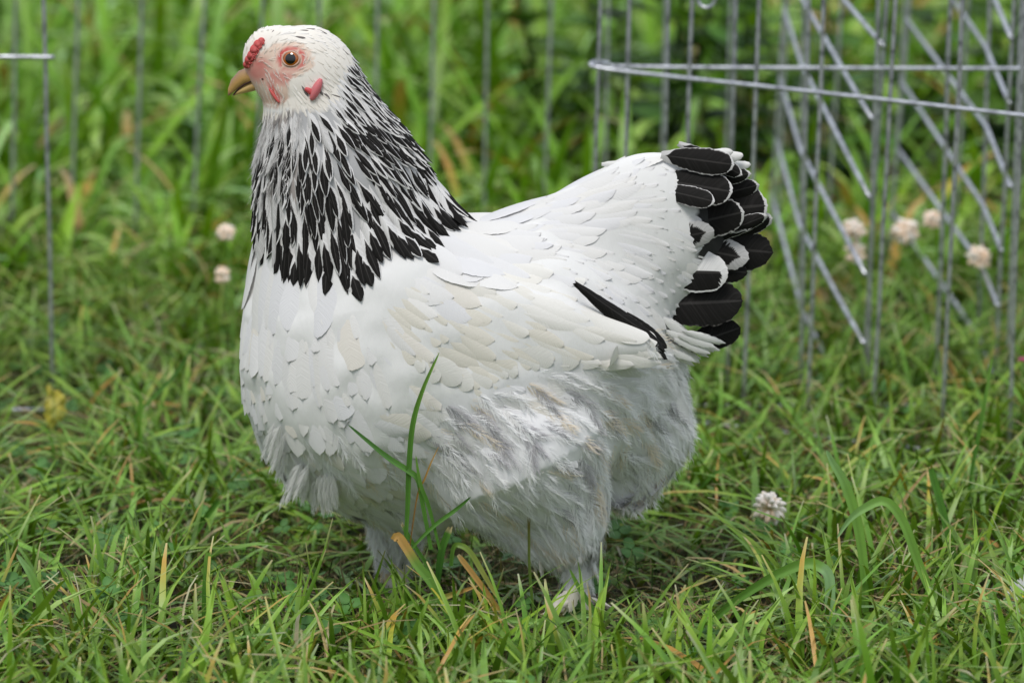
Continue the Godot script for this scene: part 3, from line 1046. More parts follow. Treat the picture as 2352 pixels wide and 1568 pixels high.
func build_coat() -> void:
	for k in 10:
		var pm := feather_material(feather_print(k, 20 + k), 0.2)
		pm.rim_enabled = false
		pm.metallic_specular = 0.22
		prints.append(pm)
	white_mat = feather_material(null)
	white_mat.albedo_color = Color(0.945, 0.945, 0.95)
	white_mat.heightmap_enabled = true
	white_mat.heightmap_texture = barb_bump()
	white_mat.heightmap_scale = 0.03
	down_mat = feather_material(null, 0.5)
	down_mat.albedo_color = Color(0.99, 0.99, 0.99)

	var hackle_meshes := []
	for k in 5: hackle_meshes.append(feather(LANCE, 24, rnd(0.03, 0.07), rnd(0.04, 0.08), rnd(0.015, 0.045)))
	var coverts := []
	for k in 4: coverts.append(feather(ROUND, 18, rnd(0.06, 0.09), 0.09, 0.012, 0.1))
	var contour := []
	for k in 6: contour.append(feather(ROUND if k % 3 == 0 else SOFT, 40, rnd(0.105, 0.125), rnd(0.07, 0.12), rnd(0.012, 0.03), 0.1))
	var silks := []
	for k in 4: silks.append(feather(SOFT, 36, rnd(0.105, 0.125), rnd(0.06, 0.10), rnd(0.015, 0.04), 0.09))
	var plumes := []
	for k in 5: plumes.append(plume(64, rnd(0.5, 0.8), rnd(0.38, 0.5), rnd(0.05, 0.2), 0.006))
	var hairs := plume(14, 0.5, 0.8, 0.1, 0.02)

	# ---- hackle: laced feathers, small at the head, large on the shoulders
	var pts := spread(90000, func(_p: Vector3, q: Vector2) -> float:
		if q.y > 720 or q.y < 90 or q.x < 530: return 0.0
		var t := clampf((q.y - 150.0) / 480.0, 0.0, 1.0)
		if not inside(cape, q): return 0.0
		return lerpf(0.0021, 0.0060, t), 31, 0.40)
	pts.sort_custom(func(a, b): return a[2].y > b[2].y)
	var near := 0
	var far := []
	for k in 30: far.append(Scatter.new())
	for w in pts:
		var p: Vector3 = w[0]
		var q: Vector2 = w[2]
		var t := clampf((q.y - 150.0) / 480.0, 0.0, 1.0)
		var l := lerpf(0.024, 0.068, t) * rnd(0.85, 1.15)
		var hw := lerpf(0.0026, 0.0068, t) * rnd(0.8, 1.15)
		var dir := flow(q)
		var tip := q + dir * l / PX
		var least := l * 0.72
		while l > least and not inside(cape, tip):
			l *= 0.85
			tip = q + dir * l / PX
		if q.y > 300 and not inside(cape, tip - dir * rnd(-6, 34)): continue
		var edge := not inside(cape, tip + dir * 42.0) and q.y > 380
		var throat := (q.x < 675 - (q.y - 250) * 0.2 and q.y < 470) or (q.y < 275 and q.x < 735)
		var tex := 0
		var roll := rng.randf()
		if throat: tex = 4 if roll < 0.4 else 1 if roll < 0.75 else 0
		elif edge: tex = 3 if roll < 0.7 else 2
		elif q.y < 250: tex = 0 if roll < 0.8 else 1
		elif q.y < 400: tex = 0 if roll < 0.22 else 1 if roll < 0.7 else 2
		else: tex = 1 if roll < 0.35 else 2 if roll < 0.85 else 3
		var f := lay(p, w[1], dir, rng.randfn(0.0, 0.1), rnd(0.0022, 0.0038) + 0.0016 * smoothstep(250.0, 300.0, q.y) * (1.0 - smoothstep(380.0, 460.0, q.y)), l)
		var o: Vector3 = local(p) - w[1] * 0.0012
		var tint := rnd(0.86, 1.04)
		var k := rng.randi() % 5
		if p.z > -0.01 and near < 298 and q.y > 265 and not throat:
			near += 1
			var m := put("hackle_feather", hackle_meshes[k], prints[tex], hen)
			m.transform = Transform3D(Basis(f[0] * hw, f[1] * l, f[2] * l), o)
		else:
			far[tex * 5 + k].add(f[0] * hw, f[1] * l, f[2] * l, o, Color(tint, tint, tint))
	for tex in 5:
		for k in 5: scatter_out("hackle_plumage", far[tex * 5 + k], hackle_meshes[k], prints[tex], hen)

	# ---- wing coverts: smooth overlapping scales, on the near wing each one its own part
	var warm := lin(246, 244, 240)
	var cream := lin(241, 236, 225)
	pts = spread(50000, func(p: Vector3, q: Vector2) -> float:
		if not inside(wing, q): return 0.0
		if q.y > 800.0 and q.x > 1180.0: return 0.0
		return 0.0078 + 0.003 * smoothstep(900, 1400, q.x), 32)
	var cov := Scatter.new()
	for w in pts:
		var p: Vector3 = w[0]
		var q: Vector2 = w[2]
		var dir := flow(q)
		var l := rnd(0.028, 0.036) * (1.0 + 0.9 * smoothstep(1000, 1350, q.x))
		var tip := q + dir * l / PX
		while l > 0.015 and not inside(wing, tip):
			l *= 0.85
			tip = q + dir * l / PX
		var hw := minf(rnd(0.0085, 0.0105), l * 0.4)
		var f := lay(p, w[1], dir, rng.randfn(0.0, 0.07), rnd(0.0007, 0.0013), l, 0.075)
		if f[3] > 0.007: continue
		var low := clampf((q.y - 560.0 - (q.x - 900.0) * 0.35) / 200.0, 0, 1)
		var c := warm.lerp(cream, low * rnd(0.6, 1.0)) * rnd(0.98, 1.0)
		if p.z > 0.0:
			var m := put("wing_feather", coverts[rng.randi() % 4], white_tinted(c), hen)
			m.transform = Transform3D(Basis(f[0] * hw, f[1] * l, f[2] * l), local(p) - w[1] * 0.001)
		else:
			cov.add(f[0] * hw, f[1] * l, f[2] * l, local(p) - w[1] * 0.001, c)
	scatter_out("far_wing_plumage", cov, coverts[0], white_mat, hen)

	# ---- breast, shoulders and saddle: broad white feathers
	pts = spread(90000, func(_p: Vector3, q: Vector2) -> float:
		if q.y < 300.0 or inside(wing, q) or q.y > 1250.0: return 0.0
		if q.x > 1590.0 and q.y < 780.0: return 0.0
		if inside(cape, q) and inside(cape, q + Vector2(0, 60)): return 0.0
		return 0.0060 if inside(saddle, q) else 0.0098, 33)
	var body := []
	for k in 10: body.append(Scatter.new())
	for w in pts:
		var p: Vector3 = w[0]
		var q: Vector2 = w[2]
		var dir := flow(q)
		var back := inside(saddle, q)
		var low := smoothstep(720.0, 1000.0, q.y)
		var l := rnd(0.036, 0.052) if back else rnd(0.046, 0.064)
		var hw := rnd(0.007, 0.010) if back else rnd(0.0125, 0.017)
		var f := lay(p, w[1], dir, rng.randfn(0.0, 0.08 if back else 0.13 + 0.16 * low), (rnd(0.0011, 0.0017) if back else rnd(0.0012, 0.0019)) if rng.randf() > 0.04 + 0.4 * low else rnd(0.002, 0.0036), l, 0.115)
		var soft := inside(fluff, q) or q.y > 1150.0
		if q.y < 760.0 and q.x + dir.x * l / PX > 1612.0:
			l = minf(l, (1612.0 - q.x) * PX / maxf(dir.x, 0.3))
			if l < 0.014: continue
			f = lay(p, w[1], dir, rng.randfn(0.0, 0.1), rnd(0.0014, 0.0026), l, 0.08)
		if soft:
			l = rnd(0.03, 0.046)
			hw = rnd(0.008, 0.012)
			l = minf(l, maxf(1300.0 - q.y, 30.0) * PX)
			f = lay(p, w[1], dir, rng.randfn(0.0, 0.2), rnd(-0.001, 0.003), l, 0.1)
		if f[3] > 0.0065 or f[3] < -0.004: continue
		var c := lin(246, 244, 240).lerp(lin(239, 239, 243), rng.randf() * 0.8)
		if rng.randf() < 0.05 and not back: c = lin(244, 239, 230)
		var k := (6 + rng.randi() % 4) if back or soft else rng.randi() % 6
		body[k].add(f[0] * hw, f[1] * l, f[2] * l, local(p) - w[1] * 0.0015, c * rnd(0.965, 1.0))
	for k in 10: scatter_out("white_plumage", body[k], contour[k] if k < 6 else silks[k - 6], white_mat, hen)

	# ---- down: loose barbs over the thigh and belly, thinner over the breast, tufts round the legs
	pts = spread(90000, func(_p: Vector3, q: Vector2) -> float:
		if q.y > 1215.0: return 0.0052
		if inside(fluff, q) or q.y > 1150.0: return 0.0082
		if q.y > 960.0 and q.x < 1000.0: return 0.015
		if q.x > 1480.0 and q.x < 1600.0 and q.y > 760.0: return 0.008
		return 0.0, 34)
	var down := []
	for k in 5: down.append(Scatter.new())
	for w in pts:
		var p: Vector3 = w[0]
		var q: Vector2 = w[2]
		if q.y > 1395.0: continue
		var shank := q.y > 1268.0
		var l := rnd(0.012, 0.019) if shank else rnd(0.026, 0.038)
		if not shank: l = minf(l, maxf(1318.0 - q.y, 36.0) * PX)
		var f := lay(p, w[1], flow(q), rng.randfn(0.0, 0.24), rnd(0.002, 0.005) if not shank else rnd(0.002, 0.008), l, 0.1)
		var c := lin(251, 251, 252) * rnd(0.95, 1.0)
		if rng.randf() < 0.1: c = lin(238, 226, 208)
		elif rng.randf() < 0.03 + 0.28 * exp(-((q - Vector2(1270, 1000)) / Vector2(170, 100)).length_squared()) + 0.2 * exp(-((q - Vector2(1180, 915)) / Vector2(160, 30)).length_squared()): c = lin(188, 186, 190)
		down[rng.randi() % 5].add(f[0] * l, f[1] * l, f[2] * l, local(p) - w[1] * 0.002, c)
	for k in 5: scatter_out("down", down[k], plumes[k], down_mat, hen)

	# ---- throat and head: short feathers
	pts = spread(70000, func(_p: Vector3, q: Vector2) -> float:
		if q.y > 440.0 or q.x < 545.0: return 0.0
		if q.y < 250.0 and not inside(cape, q):
			return 0.0028 if inside(face, q) else 0.0026
		if q.x < 700.0 - (q.y - 250.0) * 0.25: return 0.004
		return 0.0, 35)
	var head := Scatter.new()
	var bris := Scatter.new()
	var short := feather(SOFT, 8, 0.1, 0.1, 0.12)
	for w in pts:
		var p: Vector3 = w[0]
		var q: Vector2 = w[2]
		var dir := flow(q)
		if q.y < 250.0:
			var bare := inside(face, q)
			var e := (q - Vector2(669, 136)).length()
			if bare and (e < 27.0 or (q - Vector2(576, 160)).length() < 22.0): continue
			if bare and e < 45.0: dir = (Vector2(-(q.y - 136.0), q.x - 669.0) * (1.0 if q.y < 136.0 else -1.0)).normalized()
			if not bare and q.x < 610.0 and q.y < 150: dir = Vector2(-0.2, -0.7)
			var l := rnd(0.0035, 0.0065) if bare else rnd(0.008, 0.012)
			var f := lay(p, w[1], dir, rng.randfn(0.0, 0.25 if bare else 0.16), rnd(0.0004, 0.0009), l, 0.1)
			var c := lin(246, 242, 236).lerp(lin(212, 202, 188), rng.randf() * 0.6) if q.y > 95.0 else lin(246, 242, 238) * rnd(0.9, 1.0)
			if not bare and rng.randf() < 0.05: c = lin(120, 114, 112)
			if bare: bris.add(f[0] * l * 0.6, f[1] * l, f[2] * l, local(p), c)
			else: head.add(f[0] * l * 0.15, f[1] * l, f[2] * l, local(p) - w[1] * 0.0004, c)
		else:
			var l := rnd(0.010, 0.016)
			var f := lay(p, w[1], dir, rng.randfn(0.0, 0.3), rnd(0.001, 0.004), l, 0.1)
			var g := rnd(0.18, 0.95)
			bris.add(f[0] * l * 0.7, f[1] * l, f[2] * l, local(p), Color(g, g * 0.97, g * 0.96))
	scatter_out("head_plumage", head, short, down_mat, hen)
	scatter_out("face_bristles", bris, hairs, down_mat, hen)

var tints := {}
func white_tinted(c: Color) -> StandardMaterial3D:             # a handful of off-whites, shared
	var key := "%d %d" % [int(roundf(c.r * 16.0)), int(roundf(c.b * 14.0))]
	if not tints.has(key):
		var m: StandardMaterial3D = white_mat.duplicate()
		m.albedo_color = (c * 0.885).linear_to_srgb()
		m.albedo_color.a = 1.0
		tints[key] = m
	return tints[key]

func long_feather(called: String, tip: Vector2, root: Vector2, hw: float, z: float, mat: Material, shape: Array, face_to := Vector3(0.15, 0.3, 0.95), curl := 0.05, zroot := -99.0, jag := 0.035, camber := 0.04, round_ := 0.1) -> void:
	var r := at(root.x, root.y, zroot if zroot > -9.0 else z)
	var t := at(tip.x, tip.y, z)
	var y := t - r
	var x := y.cross(face_to).normalized() * hw * PX
	var n := x.cross(y).normalized() * y.length()
	var m := put(called, feather(shape, 26, curl, camber, jag, round_), mat, hen)
	m.transform = Transform3D(Basis(x, y, n), local(r))

func build_tail() -> void:
	var K := prints[5]
	var B := prints[6]
	var S := prints[7]
	var H := prints[8]
	var W := white_tinted(lin(247, 246, 244))
	var list := [
		[1765, 470, 1560, 490, 50, 0.004, K], [1746, 424, 1560, 470, 22, 0.001, K], [1727, 398, 1540, 420, 18, 0.006, K], [1706, 402, 1560, 330, 17, 0.011, K],
		[1687, 378, 1520, 356, 27, 0.018, K], [1777, 500, 1570, 560, 24, 0.000, K], [1778, 580, 1560, 560, 42, 0.003, B], [1764, 494, 1560, 575, 17, 0.009, K],
		[1710, 486, 1520, 530, 38, 0.015, K], [1683, 440, 1500, 410, 36, 0.021, K], [1641, 462, 1500, 430, 21, 0.028, K], [1722, 594, 1540, 560, 32, 0.009, S],
		[1718, 626, 1560, 610, 25, 0.006, B], [1673, 626, 1490, 622, 42, 0.017, H], [1707, 690, 1460, 702, 49, 0.013, B], [1702, 752, 1560, 800, 28, 0.004, B],
		[1640, 530, 1480, 560, 28, 0.022, S], [1726, 377, 1590, 392, 11, 0.004, W], [1708, 356, 1570, 378, 13, 0.008, W], [1684, 347, 1560, 376, 13, 0.012, W]]
	for f in list:
		long_feather("tail_feather", Vector2(f[0], f[1]), Vector2(f[2], f[3]), f[4] * 1.14, f[5] + 0.017, f[6], BROAD, Vector3(rnd(0.05, 0.3), rnd(0.1, 0.3), 0.95), 0.03, 0.012, 0.05, 0.02, 0.08)
	for f in list:
		long_feather("tail_feather", Vector2(f[0] - 12, f[1] + 4), Vector2(f[2], f[3]), f[4], -0.017 - f[5], f[6], BROAD, Vector3(0.15, 0.3, -0.95), 0.03, -0.012)
	# white saddle feathers that hang over the root of the tail
	for k in 64:
		var b := rng.randf()
		var tip := Vector2(1572 + rnd(-75, 14) - 30.0 * smoothstep(0.7, 1.0, b), lerpf(372, 752, b) + rnd(-10, 10))
		var d := Vector2(0.97, lerpf(0.02, 0.62, b)).normalized() * rnd(110, 150)
		var r := skin(tip.x - d.x, tip.y - d.y)
		var t := skin(tip.x, tip.y)
		long_feather("saddle_feather", tip, tip - d, rnd(11, 17), maxf(t.z, r.z - 0.02) + rnd(0.0012, 0.003), W, SOFT, Vector3(0.1, 0.12, 0.98), 0.06, r.z - 0.002, 0.1, 0.02, 0.05)
	# black edge of the folded wing, and the long cream flight feathers under it
	for f in [[1532, 808, 1322, 650, 19, 0.0835, 0.079], [1516, 786, 1326, 656, 17, 0.0838, 0.079], [1536, 826, 1370, 690, 17, 0.0830, 0.079], [1534, 800, 1440, 720, 16, 0.076, 0.074]]:
		long_feather("flight_feather", Vector2(f[0], f[1]), Vector2(f[2], f[3]), f[4], f[5], B, ROUND, Vector3(0.1, 0.5, 0.9), 0.02, f[6])
	var C := white_tinted(lin(245, 241, 234))
	for f in [[1523, 834, 1200, 775, 28, 0.0888], [1524, 822, 1250, 742, 22, 0.0892], [1385, 836, 1120, 800, 26, 0.0885], [1460, 839, 1190, 806, 22, 0.0882], [1310, 842, 1060, 812, 24, 0.0882], [1240, 852, 1020, 820, 24, 0.0880]]:
		long_feather("flight_feather", Vector2(f[0], f[1]), Vector2(f[2], f[3]), f[4], f[5], C, ROUND, Vector3(0.03, 0.1, 0.99), 0.012, 0.0795, 0.004, 0.01, 0.03)
	# lowest coverts: the clear lower edge of the folded wing over the thigh
	for f in [[975, 852], [1008, 876], [1058, 882], [1085, 894], [1131, 886], [1168, 866], [1190, 860], [1240, 848], [1272, 834], [1330, 836]]:
		var d := Vector2(rnd(84, 104), rnd(30, 44)) if f[0] > 1100 else Vector2(rnd(60, 80), rnd(56, 70))
		var r := skin(f[0] - d.x, f[1] - d.y)
		var t := skin(f[0], f[1])
		long_feather("wing_feather", Vector2(f[0], f[1]), Vector2(f[0], f[1]) - d, rnd(22, 34), maxf(t.z + rnd(0.0015, 0.003), r.z - 0.003), C, ROUND, Vector3(0.02, 0.05, 1), 0.03, r.z - 0.001, 0.01, 0.05, 0.06)
	# feathered feet and loose tufts under the breast
	var P := white_tinted(lin(236, 230, 220))
	for f in [[1656, 800, 1560, 770], [1640, 815, 1550, 780], [1616, 828, 1535, 790], [1600, 840, 1530, 800], [1668, 786, 1570, 760], [1630, 800, 1540, 770], [1590, 770, 1520, 730], [1604, 800, 1530, 760]]:
		for k in 3:
			long_feather("undertail_feather", Vector2(f[0] + rnd(-10, 8), f[1] + rnd(-8, 8)), Vector2(f[2], f[3]), rnd(7, 12), rnd(0.012, 0.03), W, SOFT, Vector3(0.2, 0.1, 1), 0.06, 0.03, 0.16, 0.02, 0.04)
	var foot_down := [plume(60, 0.5, 0.5, 0.1, 0.008), plume(60, 0.7, 0.45, 0.15, 0.008)]
	for f in [[1398, 1396, 1345, 1372, 5, 0.05], [1246, 1413, 1318, 1378, 7, 0.075], [1262, 1404, 1325, 1352, 7, 0.07], [1300, 1412, 1325, 1345, 8, 0.075], [1350, 1404, 1330, 1340, 7, 0.07], [885, 1395, 910, 1320, 12, -0.02], [925, 1404, 915, 1310, 12, -0.02], [905, 1425, 905, 1345, 12, -0.015], [1252, 1328, 1240, 1270, 3, 0.06], [1225, 1318, 1205, 1250, 3, 0.055]]:
		for k in 3:
			var d := Vector2(rnd(-9, 9), rnd(-7, 5))
			long_feather("foot_feather", Vector2(f[0], f[1]) + d, Vector2(f[2], f[3]) + d * 0.4, f[4] * rnd(1.1, 1.7), f[5] + rnd(-0.004, 0.004), P, SOFT, Vector3(rnd(-0.3, 0.3), 0.1, 1), 0.05, -99.0, 0.2)
	# loose downy tufts hanging under the breast
	for f in [[655, 1150, 690, 1060], [672, 1140, 705, 1060], [738, 1174, 730, 1090], [752, 1170, 745, 1085], [722, 1168, 720, 1090], [640, 1092, 655, 1020], [612, 1050, 640, 970], [700, 1150, 712, 1080], [765, 1160, 760, 1090], [625, 1075, 650, 1000]]:
		for k in 3:
			var d := Vector2(rnd(-8, 8), rnd(-12, 5))
			var r := skin(f[2] + d.x, f[3] + d.y)
			var t := at(f[0] + d.x, f[1] + d.y, r.z - 0.004)
			var y := t - r
			var x := y.cross(Vector3(-0.2, 0, 1)).normalized() * y.length()
			var m := put("breast_tuft", foot_down[k % 2], W, hen)
			m.transform = Transform3D(Basis(x * 0.7, y, x.cross(y).normalized() * y.length()), local(r))

func build_head() -> void:
	var horn := paint(Color(1, 1, 1), 0.35, true)
	# beak: two mandibles swept along their own middle lines
	var upper := [[524, 219, 1.5, 1.5], [529, 208, 7, 6], [540, 192, 13, 11], [556, 178, 17, 16], [578, 171, 21, 20], [606, 173, 16, 22], [636, 184, 5, 20]]
	var lower := [[534, 219, 1.0, 2], [545, 212, 5, 7], [560, 205, 9, 11], [580, 197, 12, 16], [604, 191, 12, 19], [630, 190, 8, 19]]
	for b in 2:
		var rows := []
		var cols := []
		var list: Array = upper if b == 0 else lower
		for i in list.size():
			var q: Array = list[i]
			var c := at(q[0], q[1], 0.0)
			var nx: Array = list[mini(i + 1, list.size() - 1)]
			var pv: Array = list[maxi(i - 1, 0)]
			var dir := (at(nx[0], nx[1]) - at(pv[0], pv[1])).normalized()
			var up := Vector3(-dir.y, dir.x, 0)
			var row := PackedVector3Array()
			var cl := []
			for k in 17:
				var a := TAU * k / 16.0
				row.append(local(c + up * cos(a) * q[2] * PX + Vector3(0, 0, sin(a) * q[3] * PX * 0.9)))
				var ridge := maxf(cos(a), 0.0)
				var col := lin(204, 162, 98).lerp(lin(116, 94, 92), ridge * 0.8 * smoothstep(0, 2.5, i)) if b == 0 else lin(206, 176, 112).lerp(lin(150, 100, 76), smoothstep(2.0, 4.5, i) * 0.8)
				if i == 0: col = lin(120, 96, 80)
				cl.append(col.lerp(lin(190, 140, 124), smoothstep(3.5, 5.5, i) * 0.8))
			rows.append(row)
			cols.append(cl)
		var bk := put("beak" if b == 0 else "lower_beak", sheet(rows, cols, []), horn, hen)
		if b == 0:
			for s in [1.0, -1.0]:
				var nm := SphereMesh.new()
				nm.radius = 0.0014
				nm.height = 0.0028
				nm.radial_segments = 10
				nm.rings = 6
				var no := put("nostril", nm, paint(lin(70, 44, 40).linear_to_srgb(), 0.7), bk)
				var np := at(579, 163, 0.0) + Vector3(0, 0, 0.0052 * s)
				no.transform = Transform3D(Basis(Vector3(0, 0, 1), 0.5) * Basis.from_scale(Vector3(2.2, 0.7, 1)), local(np))
	# comb: a low pebbled ridge on the forehead, turned a little to this side
	var flesh := paint(lin(204, 84, 82).linear_to_srgb(), 0.6)
	flesh.subsurf_scatter_enabled = true
	flesh.subsurf_scatter_strength = 0.2
	var st := SurfaceTool.new()
	st.begin(Mesh.PRIMITIVE_TRIANGLES)
	var sm := SphereMesh.new()
	sm.radius = 1.0
	sm.height = 2.0
	sm.radial_segments = 10
	sm.rings = 6
	var line := [[560, 148, 7], [566, 138, 9], [573, 128, 10], [580, 116, 11], [587, 104, 10], [594, 95, 7]]
	for q in line:
		var c := skin(q[0] + 6, q[1])
		for k in 34:
			var o: Vector3 = Vector3(rnd(-1, 1), rnd(-1, 1), rnd(-0.3, 0.4)) * q[2] * 0.8
			var pp := local(skin(q[0] + 6 + o.x, q[1] + o.y) + Vector3(0, 0, 0.0012))
			var r: float = rnd(0.0004, 0.0007)
			st.append_from(sm, 0, Transform3D(Basis.from_scale(Vector3(r, r, r * 1.1)), pp))
		st.append_from(sm, 0, Transform3D(Basis.from_scale(Vector3(q[2] * PX * 1.25, q[2] * PX * 1.35, 0.0018)), local(c)))
	put("comb", st.commit(), flesh, hen)
	# gape: the dark line between the mandibles, running back to the cheek
	for s in [1.0, -1.0]:
		var gt := new_tool()
		var gp := PackedVector3Array()
		var gw := PackedFloat32Array()
		for q in [[536, 217, 3.0], [548, 203, 7.5], [562, 193, 11.5], [583, 184, 16.5], [604, 181, 20.5]]:
			var gz: float = maxf(q[2] * PX * 0.93, skin(q[0], q[1]).z + 0.0002 if q[0] > 600 else 0.0)
			gp.append(local(at(q[0], q[1], gz * s)))
			gw.append(0.0006 if q[0] < 630 else 0.0004)
		tube_into(gt, gp, gw, 6)
		gt.generate_normals()
		put("mouth_line", gt.commit(), paint(lin(62, 38, 34).linear_to_srgb(), 0.8), hen)
	# earlobe and wattle
	for q in [["earlobe", [[737, 180, 4], [732, 192, 10], [726, 205, 12], [720, 218, 10], [714, 229, 4]], lin(206, 112, 118)], ["earlobe", [[700, 203, 4], [709, 207, 7], [717, 214, 7]], lin(200, 76, 80)], ["wattle", [[618, 203, 2], [625, 213, 4], [633, 224, 5], [641, 235, 2]], lin(200, 86, 82)]]:
		for s in [1.0, -1.0]:
			var t := new_tool()
			var path := PackedVector3Array()
			var rr := PackedFloat32Array()
			for w in q[1]:
				var p := skin(w[0], w[1])
				p.z = (p.z + 0.0012) * s
				path.append(local(p))
				rr.append(w[2] * PX * 0.9)
			var fl: StandardMaterial3D = flesh.duplicate()
			fl.albedo_color = q[2].linear_to_srgb()
			tube_into(t, curve_points(Array(path), 10), _widths(rr, 11), 10)
			t.generate_normals()
			put(q[0], t.commit(), fl, hen)
	# eyes
	for s in [1.0, -1.0]:
		var c := skin(669, 136)
		c.z = (c.z - 0.0012) * s
		var n := slope(skin(669, 136))
		n.z *= s
		n = (n + Vector3(-0.1, 0, 0.6 * s)).normalized()
		var x := Vector3.UP.cross(n).normalized()
		var basis := Basis(x, n.cross(x), n)
		var er := 20.0 * PX
		var parts := [["eye", 0.0, 1.0, lin(74, 62, 66)], ["iris", 0.0, 0.80, lin(158, 78, 14)], ["pupil", 0.0, 0.40, lin(6, 5, 6)]]
		var eye: Node3D = null
		for q in parts:
			var rows := []
			var cols := []
			for i in 13:
				var a: float = lerpf(0.0, q[2], i / 12.0) * PI * 0.5
				var row := PackedVector3Array()
				var cl := []
				for k in 25:
					var b := TAU * k / 24.0
					var rad: float = er * (1.0 + (0.0 if q[0] == "eye" else 0.012 if q[0] == "iris" else 0.022))
					row.append(Vector3(sin(a) * cos(b), sin(a) * sin(b), cos(a) * 0.62 ) * rad)
					var col: Color = q[3]
					if q[0] == "iris":
						col = col.lerp(lin(186, 104, 26), 0.5 * smoothstep(3, 7, i) * (1.0 - smoothstep(8, 12, i)) + rnd(-0.08, 0.08)).lerp(lin(70, 32, 10), smoothstep(10, 12, i) * 0.8)
					cl.append(col)
				rows.append(row)
				cols.append(cl)
			var em := paint(Color(1, 1, 1), 0.08, true)
			em.clearcoat_enabled = true
			em.clearcoat = 1.0
			em.clearcoat_roughness = 0.03
			var o := put(q[0], sheet(rows, cols, []), em, hen if eye == null else eye)
			if eye == null:
				eye = o
				o.transform = Transform3D(basis, local(c))
		var lid := new_tool()
		var path := PackedVector3Array()
		var rr := PackedFloat32Array()
		for i in 33:
			var b := TAU * i / 32.0
			path.append(basis * Vector3(cos(b) * er * 0.98 , sin(b) * er * (0.82 if sin(b) > 0 else 0.78), er * 0.30) + local(c))
			rr.append(er * 0.11)
		tube_into(lid, path, rr, 8, [], false)
		lid.generate_normals()
		put("eyelid", lid.commit(), paint(lin(206, 170, 152).linear_to_srgb(), 0.6), hen)

func _widths(r: PackedFloat32Array, n: int) -> PackedFloat32Array:
	var out := PackedFloat32Array()
	for i in n:
		var f := float(i) / (n - 1) * (r.size() - 1)
		var k := mini(int(f), r.size() - 2)
		out.append(lerpf(r[k], r[k + 1], f - k))
	return out

